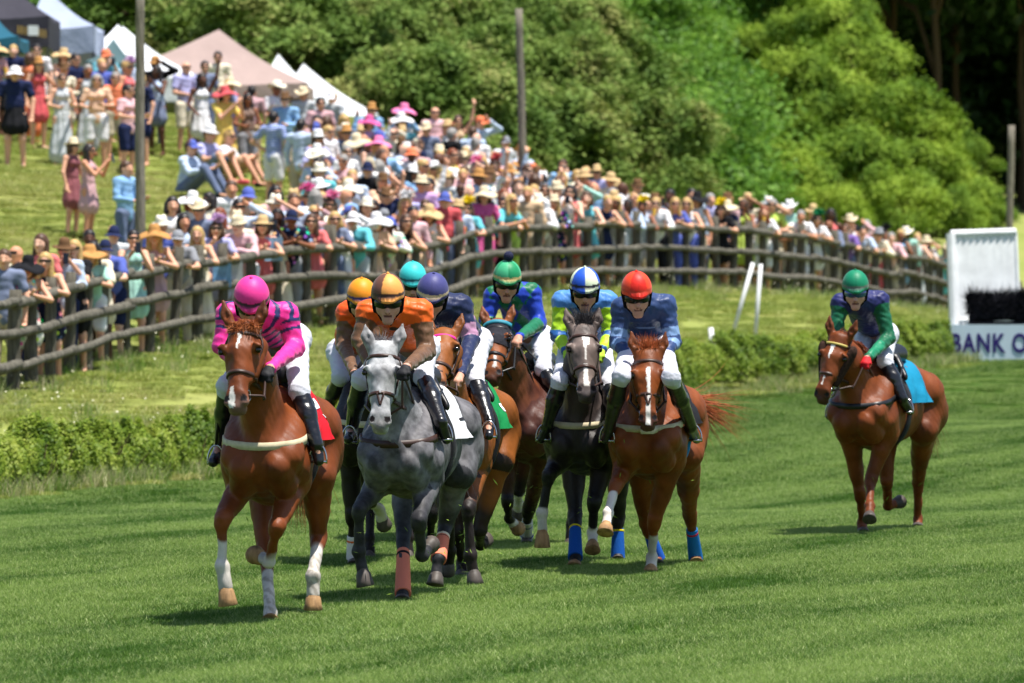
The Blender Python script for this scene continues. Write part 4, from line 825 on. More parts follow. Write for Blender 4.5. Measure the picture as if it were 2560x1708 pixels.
HORSES = [
 dict(key=1, c=1, lc=2, Y=39.3, chest=(1, (498, 1100)), yaw=6, dz=0.0, poll=(362, 455), chin=(318, 1085), hyaw=-15, hw=1.28, coat=CHEST, hair=S(165, 95, 50), label="leading chestnut racehorse with white socks and a red saddle cloth",
   LF=dict(k=(235, 625), f=(237, 985), h=(285, 1300), s=(-1, -1, -1)), RF=dict(k=(662, 695), f=(605, 960), h=(505, 905), s=(-1, 1, 1)), LH=dict(plant=1, k=(575, 840), f=(615, 1355), h=(615, 1435)), RH=dict(k=(992, 755), f=(950, 1065), h=(950, 1335), s=(1, -1, -1)),
   sock=dict(LF=.45, RF=.75, LH=.35, RH=.35), muddy=('LH', 'RH'), hoof=dict(LF='tan', RF='tan', LH='tan', RH='tan'), blaze=((.10, .20, .012, .006, .0), (.48, .60, .012, .02, -.022)), muzzlec=S(120, 95, 85), strap=m_cream, cloth=S(205, 22, 38), num=[(8, 13, 28, 32), (11, 15, 33, 36)], fdir=(.1, -.25, -.6), forelock=.8, tail=(.0, .5, -.5), tdrop=.4, tlen=.8, flash=False, csw=1.3),
 dict(key=2, c=3, lc=4, Y=47.4, chest=(3, (300, 1300)), yaw=6, dz=-.05, poll=(420, 700), chin=(400, 1180), coat=S(30, 22, 20), hair=S(24, 20, 20), label="black brown racehorse half hidden behind the grey, yellow reins cloth",
   LF=dict(plant=1, k=(190, 760), f=(200, 1060), h=(205, 1150)), RF=dict(k=(330, 640), f=(400, 700), h=(440, 820), s=(-1, 1, 1)), sock=dict(LF=.85, RF=.3), strap=m_cream, cloth=S(225, 205, 30), forelock=.5),
 dict(key=3, c=3, lc=4, Y=42.0, chest=(4, (525, 300)), yaw=11, dz=-.06, poll=(432, 735), chin=(408, 1410), hyaw=-4, coat=S(98, 96, 99), points=S(48, 47, 50), headc=S(176, 176, 177), hair=S(95, 92, 95), dapple=1, label="dapple grey racehorse with a pale head and coral leg bandages",
   LF=dict(k=(243, 710), f=(243, 1030), h=(295, 1305), s=(-1, 1, -1)), RF=dict(k=(710, 795), f=(735, 1060), h=(800, 985), s=(-1, 1, 1)), LH=dict(plant=1, k=(590, 900), f=(588, 1340), h=(582, 1435)), RH=dict(k=(920, 830), f=(866, 1090), h=(838, 1300), s=(1, -1, -1)),
   hoof=dict(), muzzlec=S(150, 146, 144), eyec=(.05, .045, .045), strap=m_leather, cloth=S(235, 236, 240), num=[(9, 13, 34, 36)], numc=S(25, 25, 30), fdir=(-.1, .9, .5), forelock=.75, cross=1, flash=False, tail=(0, .4, -.7), tlen=.7),
 dict(key=4, c=3, lc=4, Y=51.5, chest=(3, (690, 1300)), yaw=6, dz=-.05, poll=(650, 640), chin=(630, 1080), coat=S(88, 46, 28), hair=S(30, 22, 20), points=S(22, 18, 17), far=1, label="brown racehorse hidden behind the grey horse, only its legs showing",
   LF=dict(k=(640, 760), f=(680, 1000), h=(685, 1170), s=(-1, 1, 1)), RF=dict(k=(810, 760), f=(800, 960), h=(800, 1040), s=(-1, 1, 1)), hoof=dict(RF='tan'), cloth=S(90, 60, 130), forelock=.5),
 dict(key=5, c=3, lc=4, Y=44.4, chest=(3, (935, 1300)), yaw=8, dz=-.05, poll=(905, 615), chin=(845, 1130), hyaw=-10, coat=S(134, 76, 30), points=S(34, 26, 24), hair=S(28, 22, 20), brow=S(215, 40, 140), label="bay racehorse with a pink browband and green saddle cloth behind the grey",
   RF=dict(k=(1098, 705), f=(1118, 1060), h=(1155, 1290), s=(-1, 1, 1)), RH=dict(k=(1190, 860), f=(1195, 980), h=(1235, 960), s=(1, 1, 1)), LF=dict(k=(950, 760), f=(960, 1020), h=(930, 1190), s=(-1, 1, 1)), LH=dict(k=(1010, 860), f=(1050, 1120), h=(1045, 1270), s=(1, 1, -1)),
   blaze=((.11, .2, .022, .016, -.02), (.36, .5, .012, .02, -.01)), strap=None, cloth=S(20, 130, 70), num=[(10, 15, 32, 36)], leather=m_leather, forelock=.7, fdir=(-.3, .5, .3)),
 dict(key=6, c=5, lc=6, Y=50.0, chest=(6, (425, 200)), yaw=12, dz=-.05, poll=(195, 575), chin=(160, 1060), hyaw=-10, coat=S(74, 36, 24), headc=S(150, 84, 42), points=S(24, 18, 17), hair=S(30, 22, 20), hood=S(48, 48, 54), muzzlec=S(28, 24, 24), label="dark bay racehorse wearing a charcoal hood with a teal band",
   LF=dict(k=(325, 755), f=(335, 900), h=(415, 985), s=(-1, 1, 1)), RF=dict(plant=1, k=(508, 850), f=(500, 1040), h=(498, 1150)), LH=dict(k=(425, 640), f=(420, 760), h=(412, 860), s=(1, 1, 1)), sock=dict(LF=1.1, LH=.0), hoof=dict(LF='tan'), blaze=((.4, .5, .008, .012, .02),), strap=None, cloth=S(235, 95, 30), forelock=.3, leather=m_black),
 dict(key=7, c=5, lc=6, Y=46.9, chest=(6, (970, 200)), yaw=7, dz=-.05, poll=(872, 625), chin=(897, 1195), hyaw=4, coat=S(52, 45, 44), headc=S(120, 105, 98), points=S(30, 28, 29), hair=S(46, 43, 46), label="charcoal roan racehorse with grey face and blue leg bandages",
   LF=dict(k=(700, 510), f=(640, 850), h=(640, 1165), s=(-1, 1, -1)), RF=dict(k=(1110, 770), f=(1100, 1030), h=(1098, 1205), s=(-1, 1, -1)), LH=dict(plant=1, k=(942, 860), f=(942, 1235), h=(930, 1350)), RH=dict(plant=1, k=(1330, 870), f=(1330, 1230), h=(1328, 1305)),
   sock=dict(LF=.85, RF=.85), hoof=dict(LF='tan', RF='tan', LH='tan'), blaze=((.08, .17, .03, .022, .012), (.17, .3, .012, .006, .004), (.36, .52, .014, .02, .0)), muzzlec=S(90, 82, 82), strap=m_cream, cloth=S(35, 35, 40), forelock=1.25, fdir=(.15, 1.3, .1), flash=False),
 dict(key=8, c=5, lc=6, Y=45.9, chest=(6, (1577, 200)), yaw=7.5, dz=-.05, poll=(1382, 815), chin=(1378, 1420), hyaw=0, coat=CHEST2, hair=S(160, 82, 40), label="chestnut racehorse with a long white blaze under the red helmet rider",
   LF=dict(k=(1310, 600), f=(1240, 850), h=(1212, 1045), s=(-1, -1, -1)), RF=dict(plant=1, k=(1658, 935), f=(1642, 1250), h=(1625, 1412)), LH=dict(plant=1, k=(1590, 950), f=(1690, 1250), h=(1692, 1340)), RH=dict(plant=1, k=(1985, 850), f=(2037, 1240), h=(2045, 1322)),
   sock=dict(LF=.3, RF=.45), hoof=dict(LF='tan', RF='tan', RH='tan'), blaze=((.15, .46, .016, .010, .0), (.46, .60, .014, .02, .0)), strap=m_cream, cloth=S(28, 28, 32), girth=S(30, 130, 190), forelock=1.0, fdir=(0, 1.2, .1), tail=(.62, .70, .0), tdrop=.10, tlen=.78, tn=280, cross=1, flash=False),
 dict(key=9, c=7, lc=7, Y=53.2, chest=(7, (375, 900)), yaw=23, dz=-.03, poll=(283, 452), chin=(187, 812), hyaw=-26, coat=CHEST, hair=S(120, 58, 30), brow=S(190, 170, 90), cheek=S(58, 42, 36), label="chestnut racehorse alone at the right with brown sheepskin cheek pieces",
   LF=dict(plant=1, k=(392, 1270), f=(402, 1420), h=(408, 1478)), RF=dict(k=(445, 1205), f=(442, 1330), h=(440, 1410), s=(-1, -1, -1)), LH=dict(k=(530, 1200), f=(535, 1330), h=(595, 1310), s=(1, 1, 1)), RH=dict(plant=1, k=(692, 1215), f=(690, 1400), h=(690, 1452)),
   blaze=((.10, .22, .02, .006, -.01), (.40, .46, .008, .006, -.01)), strap=m_black, cloth=S(16, 128, 165), girth=S(40, 40, 46), flash=False, forelock=.6, fdir=(.5, .6, .4), cross=0, csw=1.4),
]
HR = {}
for H in HORSES: HR[H['key']] = make_horse(H)
COR = S(232, 132, 106); BLU = S(30, 88, 170); YEL = S(225, 205, 40); BLK = S(40, 36, 38)
bandage(HR[3], 'LH', .35, 1.0, [(.30, 1.05, COR), (.36, .40, BLK), (.58, .62, BLK)]); bandage(HR[3], 'RH', .2, 1.0, [(.25, 1.0, COR), (.30, .36, S(235, 215, 190)), (.39, .42, BLK)])
bandage(HR[7], 'LH', .3, 1.0, [(.32, 1.05, BLU), (.33, .37, YEL), (.50, .55, YEL)]); bandage(HR[7], 'RH', .3, 1.0, [(.32, 1.15, BLU), (.36, .41, YEL), (.56, .61, YEL)])
bandage(HR[8], 'RH', .3, 1.0, [(.38, 1.08, S(38, 118, 190)), (.45, .49, S(190, 50, 70)), (.58, .62, S(190, 50, 70))]); bandage(HR[8], 'LH', .3, 1.0, [(.38, 1.08, S(38, 90, 180))])
bandage(HR[6], 'RF', .3, 1.0, [(.35, 1.1, S(230, 228, 224)), (.5, .58, S(45, 60, 150)), (.68, .76, S(30, 110, 90)), (.88, .96, S(45, 60, 150))]); bandage(HR[2], 'LF', .3, 1.0, [(.5, 1.1, S(232, 226, 216)), (.6, .7, S(230, 110, 50))])

# ---------------------------------------------------------------- jockeys
m_skin = mat("skin", S(196, 142, 116), .55, .35, vcol=True, noise=(30, .9, 1.08)); m_breech = mat("white_breeches", S(208, 208, 218), .8, .15, bump=(16, .6, .02), noise=(8, .93, 1.03))
m_boot = mat("black_boot", S(22, 22, 27), .3, .5, coat=.3, noise=(12, .8, 1.3), bump=(20, .5, .012)); m_gloss = mat("goggle_lens", (.006, .006, .008, 1), .22, .35); m_pad = mat("ear_pad", S(20, 20, 22), .95, .1)
m_silk = mat("silks", rough=.48, spec=.35, vcol=True, bump=(9, .6, .045, (1, 1, .5)), sheen=.1, noise=(9, .9, 1.07)); m_cap = mat("helmet_silk", rough=.5, spec=.3, vcol=True, sheen=.1, bump=(30, .15, .01))
def make_jockey(J):
    hr = HR[J['h']]; B0 = hr['B']; hd, lt = hr['hd'], hr['lt']; Y0 = hr['Y']; ca = hd[1]; c = J['c']
    up = A3(0, 0, 1); at_ = lambda p, u: atc(c, p, Y0 + u * ca + (J.get('dY', 0)))
    R = at_(J['rim'], .10); SL, SR = [at_(p, .40) for p in J['sh']]; EL, ER = [at_(p, e) for p, e in zip(J['el'], J.get('eu', (.36, .36)))]; HL_, HRr = [at_(p, .14) for p in J['ha']]
    hip = at_(J['hip'], .98); KL, KR = [at_(p, .52) for p in J['kn']]; AL, AR = [at_(p, .86) for p in J['an']]; TL, TR_ = [at_(p, .66) for p in J['to']]; hip = hip - A3(0, 0, .09)
    hl, hrp = hip - lt * .10, hip + lt * .10; 
    def front(pt, g):
        dr = nrm(A3(0, 0, CAMZ) - pt); n = 150; tt = np.linspace(1.6, -.02, n); X = pt + dr * tt[:, None]; D = hr['body'].ev(X); h_ = np.nonzero(D < g)[0]
        return X[max(0, h_[0] - 1)] if len(h_) else pt
    vis = J.get('vis', 'R')
    if 'R' in vis: KR, AR, TR_ = front(KR, .068), front(AR, .055), front(TR_, .045)
    if 'L' in vis: KL, AL, TL = front(KL, .068), front(AL, .055), front(TL, .045)
    hv = J.get('hv', 'R' if 'R' == vis else '')
    if 'R' in hv: HRr = front(HRr, .035)
    if 'L' in hv: HL_ = front(HL_, .035)
    MS = (SL + SR) / 2; o = A3(hip[0], hip[1], 0); o[2] = hip[2] - .5
    yaw = math.radians(J.get('yaw', 0)); pit = math.radians(J.get('pit', 16)); rol = math.radians(J.get('rol', 0))
    hf = A3(math.sin(yaw) * math.cos(pit), -math.cos(yaw) * math.cos(pit), -math.sin(pit)); hs = nrm(np.cross(up, -hf)) * 1.0; hs = hs if hs[0] > 0 else -hs; hu = np.cross(hs, hf); hu = hu if hu[2] > 0 else -hu
    hs, hu = hs * math.cos(rol) + hu * math.sin(rol), hu * math.cos(rol) - hs * math.sin(rol)
    Q = lambda x, y, z: R + hs * x + hf * y + hu * z
    # one continuous body
    b = Body(); b.ball(Q(0, -.01, .0), .096, .03, 'head', (hs, 1.12)); b.cap(Q(0, .04, -.07), Q(0, .055, -.140), .068, .047, .035, 'head'); b.cap(Q(-.035, .02, -.10), Q(.035, .02, -.10), .05, .05, .03, 'head')
    b.cap(Q(0, .088, -.055), Q(0, .116, -.098), .012, .018, .015, 'head'); b.cap(Q(-.02, .075, -.142), Q(.02, .075, -.142), .010, .010, .008, 'lips'); b.cap(Q(-.016, .078, -.126), Q(.016, .078, -.126), .009, .009, .008, 'lips'); b.cap(Q(-.012, .074, -.176), Q(.012, .074, -.176), .027, .027, .02, 'head')
    for s in (-1, 1): b.cap(Q(s * .02, .085, -.04), Q(s * .05, .072, -.038), .016, .014, .015, 'head'); b.ball(Q(s * .05, .055, -.085), .026, .025, 'head'); b.ball(Q(s * .085, -.01, -.06), .026, .01, 'head', (hs, 2))
    b.cap(Q(0, -.03, -.08), MS + up * .03, .055, .062, .04, 'neck'); b.cap(SL, SR, .06, .06, .05, 't'); b.cap(MS, hip, .10, .10, .06, 't')
    for s_, e_, w_ in ((SL, EL, HL_), (SR, ER, HRr)): b.cap(s_, e_, .045, .038, .03, 'arm'); b.cap(e_, w_, .036, .026, .02, 'arm')
    for h_, k_, a_, t_ in ((hl, KL, AL, TL), (hrp, KR, AR, TR_)): b.cap(h_, k_, .075, .05, .04, 'leg'); b.cap(k_, a_, .045, .035, .03, 'leg'); b.cap(a_, t_, .03, .03, .03, 'leg')
    hands = []
    for w_, e_, s in ((HL_, EL, -1), (HRr, ER, 1)):
        ax = nrm(w_ - e_); fw = nrm(A3(-s * .35, -.75, -.45)); fw = nrm(fw - ax * (fw @ ax) * .4); sd = nrm(np.cross(fw, up)); dn = np.cross(sd, fw); dn = dn if dn[2] < 0 else -dn; hands.append((w_, ax, fw, sd, dn, s))
    def hand(bd, hnd, g, k=.012):
        w_, ax, fw, sd, dn, s = hnd; pc = w_ + fw * .045
        bd.cap(w_ - ax * .02, w_ + fw * .02, .028 + g, .03 + g, .02, 'hand'); bd.cap(w_ + fw * .02, pc + fw * .015, .034 + g, .036 + g, .02, 'hand', (dn, 1.35))
        for i, (ofs, ln) in enumerate(((-.030, .92), (-.010, 1.0), (.010, .95), (.029, .78))):
            p0 = pc + sd * ofs + fw * .03; p1 = p0 + (fw * .6 + dn * .75) * .036 * ln; p2 = p1 + (dn * .75 - fw * .75) * .030 * ln; p3 = p2 + (-fw * .95 - dn * .1) * .02 * ln
            bd.cap(p0, p1, .0105 + g, .010 + g, k, 'hand'); bd.cap(p1, p2, .010 + g, .009 + g, .006, 'hand'); bd.cap(p2, p3, .009 + g, .008 + g, .006, 'hand')
        t0 = w_ + fw * .03 - sd * s * .034; t1 = t0 + (fw * .7 - sd * s * .35 + dn * .3) * .034; t2 = t1 + (fw * .5 + sd * s * .5 + dn * .5) * .028; bd.cap(t0, t1, .013 + g, .011 + g, k, 'hand'); bd.cap(t1, t2, .011 + g, .009 + g, .006, 'hand')
    for hnd in hands: hand(b, hnd, 0)
    V, F = b.surf(.0085); tn = np.array([p[5] for p in b.P])[b.tags(V)[0]]; sk = np.array(J.get('skin', S(205, 150, 125))[:3]); col = np.tile(sk, (len(V), 1)); col[tn == 'lips'] = S(150, 80, 74)[:3]; ml = (np.abs((V - R) @ hu + .134) < .007) & ((V - R) @ hf > .05) & (np.abs((V - R) @ hs) < .03); col[ml] = S(95, 45, 42)[:3]; ns = (np.abs((V - R) @ hu + .112) < .007) & ((V - R) @ hf > .08) & (np.abs(np.abs((V - R) @ hs) - .010) < .006); col[ns] = S(110, 60, 52)[:3]  # nostril shading and the dark mouth line are painted into the skin colour
    rr = (V - R) @ hu; fy = (V - R) @ hf; st = (tn == 'head') & (rr < -.125) & (rr > -.2); col[st] = col[st] * .86 + np.array(S(120, 95, 85)[:3]) * .14
    ob = link("person", np_mesh("person", V - o, F, True, col), m_skin, None, tuple(o)); tag(ob, J['label'], "jockey", "jockeys riding in the race")
    # silks
    q = Body(); tx = hip - MS; tl = np.linalg.norm(tx); tx = tx / tl
    fl = (nrm(np.cross(lt, tx)), 1.25); q.cap(MS + tx * .02, MS + tx * tl * .55, .155, .15, .06, 'torso', fl); q.cap(MS + tx * tl * .5, hip + tx * .02 + up * .05, .15, .150, .06, 'torso', fl); q.cap(SL, SR, .085, .085, .05, 'torso'); q.cap(MS + up * .02, Q(0, -.03, -.12), .085, .06, .04, 'torso')
    for s_, e_, w_, g in ((SL, EL, HL_, 'L'), (SR, ER, HRr, 'R')):
        q.cap(s_, e_, .077, .064, .045, 'u' + g); wr = w_ + nrm(e_ - w_) * .035; q.cap(e_, wr, .064, .038, .025, 'f' + g); q.ball(wr, .040, .01, 'f' + g)
    sd_ = J['h'] * 7
    def wr_(X):
        r1 = np.sin(X @ A3(30, 12, 95) + 2.5 * vnoise(X, 16, sd_)) * .002; r2 = np.sin(X @ A3(-55, 20, 60) + 3 * vnoise(X, 13, sd_ + 1)) * .002; return r1 + r2 + vnoise(X, 24, sd_ + 2) * .0022
    V, F = q.surf(.0085, wr_); bi, bt = q.tags(V); tn = np.array([p[5] for p in q.P])[bi]
    lat = (V - MS) @ lt; dwn = (V - MS) @ tx; hz = V[:, 2] - MS[2]; fr = -(V - MS)[:, 1]
    arm = np.char.startswith(tn, 'u'); fore = np.char.startswith(tn, 'f'); tor = tn == 'torso'
    col = J['pat'](dict(V=V, lat=lat, dwn=dwn, hz=hz, fr=fr, arm=arm, fore=fore, tor=tor, bt=bt, n=len(V), R=tn))
    link("silks", np_mesh("silks", V - o, F, True, col), m_silk, ob)
    q = Body(); q.cap(hl, hrp, .115, .115, .05, 'p')
    for h_, k_, a_ in ((hl, KL, AL), (hrp, KR, AR)): q.cap(h_, k_, .098, .066, .04, 'leg'); q.cap(k_, k_ + (a_ - k_) * .12, .072, .062, .03)
    V, F = q.surf(.0095, lambda X: np.sin(X @ A3(25, 10, 110) + 3 * vnoise(X, 14, sd_ + 5)) * .002 + vnoise(X, 20, sd_ + 3) * .0015); link("breeches", np_mesh("breeches", V - o, F), m_breech, ob)
    for k_, a_, t_ in ((KL, AL, TL), (KR, AR, TR_)):
        q = Body(); ax = nrm(a_ - k_); q.cap(k_ + ax * .06, k_ + (a_ - k_) * .45, .064, .064, .02); q.cap(k_ + (a_ - k_) * .45, a_, .064, .044, .03); fd = nrm(t_ - a_); q.cap(a_ + A3(0, .02, -.02), t_, .043, .036, .03); q.ball(a_ + A3(0, .05, -.02), .038, .03); V, F = q.surf(.0095, lambda X: np.sin(X @ A3(10, 20, 120) + 2 * vnoise(X, 15, 2)) * .0007); bt_ = link("boot", np_mesh("boot", V - o, F), m_boot, ob)
        mb = MB(); sp = a_ + (t_ - a_) * .62; th = np.linspace(-.15, math.pi + .15, 15); wd = lt; mb.tube([sp + wd * .058 * math.cos(x) + up * (.115 * math.sin(x) - .045) for x in th], .007, 6); mb.tube([sp - wd * .058 - up * .05, sp + wd * .058 - up * .05], .010, 6)
        mb.build("stirrup", m_steel, hr['ob'], True, off=hr['o']); mb = MB(); tp = sp + up * .075; kk = k_ + lt * (.05 if k_ is KR else -.05); mb.tube([tp, (tp + kk) / 2 + hd * .03, hr['B'](.68, .2 if k_ is KR else -.2, 1.58)], .011, 5); mb.build("stirrup_leather", m_black, hr['ob'], True, off=hr['o'])
    if J.get('glove') is not None:
        gm_ = mat("glove_fabric", J['glove'], .7, .3, bump=(40, .4, .006))
        for hnd in hands: q = Body(); hand(q, hnd, .003); V, F = q.surf(.0065); link("glove", np_mesh("glove", V - o, F), gm_, ob)
    # helmet
    q = Body(); q.ball(Q(0, 0, 0.012), .120, .02, 'd', (hf, .86), f2=(hu, .84)); V, F = q.surf(.009); z = (V - R) @ hu; V = V - hu * np.minimum(z + .012, 0)[:, None] * (np.abs(z) > 0)[:, None]
    x_ = (V - R) @ hs; y_ = (V - R) @ hf; z = (V - R) @ hu; peak = np.clip((y_ - .10) / .04, 0, 1) * (z < .012); V = V + hf * (peak * .035)[:, None] - hu * (peak * .016)[:, None]
    ang = np.arctan2(x_, y_); capc = J['cap']; K_ = len(capc); sec = ((ang + J.get('coff', 0)) / (2 * math.pi) * J.get('sec', 1)).astype(int) if 0 else np.floor((ang + J.get('coff', 0)) / (2 * math.pi / J.get('sec', 1))).astype(int) % K_
    col = np.array([cc[:3] for cc in capc])[sec]; seam = np.abs(np.sin(ang * 2)) < .05; col[seam] *= .85; band = (z > .012) & (z < .034)
    if 'band' in J: col[band] = J['band'][:3]
    he = link("helmet", np_mesh("helmet", V - o, F, True, col), m_cap, ob)
    q = Body(); q.ball(Q(0, 0, .156 if J.get('pom') is None else .188), .012 if J.get('pom') is None else .042, .01); V, F = q.surf(.006, (lambda X: vnoise(X, 200, 3) * .006) if J.get('pom') is not None else None); link("pompom" if J.get('pom') is not None else "button", np_mesh("button", V - o, F), mat("pompom_wool", J.get('pom') if J.get('pom') is not None else capc[0], .9), he)
    # goggles and chin strap
    G = np.zeros((4, 15, 3))
    for i, z in enumerate((-.078, -.070, -.030, -.022)):
        for j, x in enumerate(np.linspace(-1.25, 1.25, 15)):
            n_ = 1 - .28 * math.exp(-(x / .18) ** 2) * (i < 2); rr = .0 if i in (1, 2) else -.006; G[i, j] = Q((.104 + rr) * math.sin(x), (.130 + rr) * math.cos(x) - .012, -.05 + (z + .05) * (n_ if i < 2 else 1))
    mb = MB(); mb.grid(G); mb.build("goggles", m_gloss if 'lens' not in J else mat("tinted_lens", J['lens'], .05, .8, coat=.5, metal=.5), ob, True, off=o)
    q = Body()
    for s in (-1, 1): q.cap(Q(s * .103, .0, -.01), Q(s * .092, .0, -.11), .030, .024, .02, '', (hs, 1.5)); q.cap(Q(s * .088, .0, -.12), Q(s * .02, .04, -.212), .008, .007, .01)
    V, F = q.surf(.008, lambda X: vnoise(X, 150, 2) * .003); link("chin_strap", np_mesh("chin_strap", V - o, F), m_pad, ob)
    # reins from the bit rings to the hands
    mb = MB()
    for bp, hnd, s in zip(hr['bits'], hands, (-1, 1)):
        e = hnd[0] + hnd[2] * .06; mid = (bp + e) / 2 + lt * s * .05 - up * .09; mb.tube(smoothpath([bp, bp * .6 + e * .4 + lt * s * .06 - up * .06, mid, e], 14), .0095, 6)
    mb.tube(smoothpath([hands[0][0] + hands[0][2] * .05, hr['B'](.12, -.12, 1.50), hr['B'](.16, .10, 1.44), hands[1][0] + hands[1][2] * .05], 14), .009, 6)
    mb.build("rein", hr['mt'], hr['ob'], True, off=hr['o'])
    if 'whip' in J:
        mb = MB(); w0, w1 = [at_(p, u_) for p, u_ in J['whip']]; mb.tube([w0, w0 * .8 + w1 * .2, w1], [.011, .009, .006], 6); wb_ = mb.build("whip", m_black, None, True, off=w0, loc=tuple(w0)); tag(wb_, J['whipl'], "whip", "riding whips held by jockeys")
def c3(*cs): return [np.array(x[:3]) for x in cs]
def pick(n, base): return np.tile(base, (n, 1))
PK, NV, OR, BR_ = c3(S(235, 50, 150), S(38, 48, 98), S(240, 102, 24), S(110, 78, 54))
def pat1(d):
    c = pick(d['n'], PK); st = np.sin((d['dwn'] * 1.0 + np.abs(d['lat']) * .75 - .02) / .105 * 2 * math.pi); c[d['tor'] & (st > .35)] = NV; c[d['arm'] & (d['bt'] > .10) & (d['bt'] < .28)] = NV; c[d['arm'] & (d['bt'] > .42) & (d['bt'] < .52) & (d['fr'] < .2)] = NV; return c
def pat3(tee, o_=OR):
    def f(d):
        c = pick(d['n'], o_); c[d['fore'] | (d['arm'] & (d['bt'] > .30))] = BR_
        if tee: x, z = d['lat'], d['hz']; m = d['tor'] & (d['fr'] > .0) & (((np.abs(x - .01) < .042) & (z < -.115) & (z > -.14)) | ((np.abs(x - .01 + (z + .17) * .15) < .017) & (z < -.11) & (z > -.24))); c[m] = S(70, 44, 24)[:3]
        return c
    return f
def pat4(d): return pick(d['n'], np.array(S(40, 170, 180)[:3]))
def pat5(d):
    n_, p_ = c3(S(30, 40, 78), S(190, 140, 172)); c = pick(d['n'], n_); c[d['arm'] & (d['bt'] > .55) & (d['bt'] < .95)] = p_; c[d['tor'] & (d['dwn'] > .08) & (d['dwn'] < .3) & (d['lat'] > .09) & (d['fr'] < .02)] = p_; return c
def pat6(d):
    bl, gr = c3(S(30, 62, 178), S(18, 110, 72)); c = pick(d['n'], bl); s_ = .11; dm = (np.abs(((d['lat'] / s_) % 1) - .5) + np.abs(((d['hz'] / (s_ * 1.35)) % 1) - .5)) < .5; c[d['tor'] & dm] = gr; c[d['arm'] & (d['bt'] < .2) & dm] = gr; c[d['fore'] & (d['bt'] > .12)] = gr; return c
def pat7(d):
    mb_, lb, lm = c3(S(38, 92, 160), S(82, 140, 210), S(178, 222, 40)); c = pick(d['n'], mb_); c[d['tor'] & (d['hz'] > -.05)] = lb; c[d['arm']] = lm; c[d['arm'] & (d['bt'] < .22)] = lb; c[d['arm'] & (d['bt'] > .9)] = mb_; c[d['fore'] & (d['bt'] < .35)] = mb_; c[d['fore'] & (d['bt'] >= .35)] = lm; return c
def pat8(d):
    nv, lb = c3(S(44, 66, 112), S(128, 160, 205)); c = pick(d['n'], nv); c[d['tor'] & (d['hz'] < -.16) & (d['hz'] > -.225) & (d['fr'] > -.1)] = lb; c[d['tor'] & (d['hz'] < -.29) & (d['hz'] > -.35)] = lb; c[d['arm'] & (d['bt'] > .62) & (d['bt'] < .86)] = lb; c[d['fore'] & (d['bt'] > .12) & (d['bt'] < .34)] = lb; return c
def pat9(d):
    nv, gr = c3(S(38, 42, 100), S(14, 96, 64)); c = pick(d['n'], nv); c[d['fore'] | (d['arm'] & (d['bt'] > .12))] = gr; c[d['fore'] & (d['bt'] > .4)] = S(22, 130, 92)[:3]; c[d['tor'] & (d['dwn'] > .33) & (np.abs(np.sin(d['lat'] * 30)) > .6) & (d['fr'] > 0)] = S(190, 170, 120)[:3]; return c
WH = S(225, 235, 200)
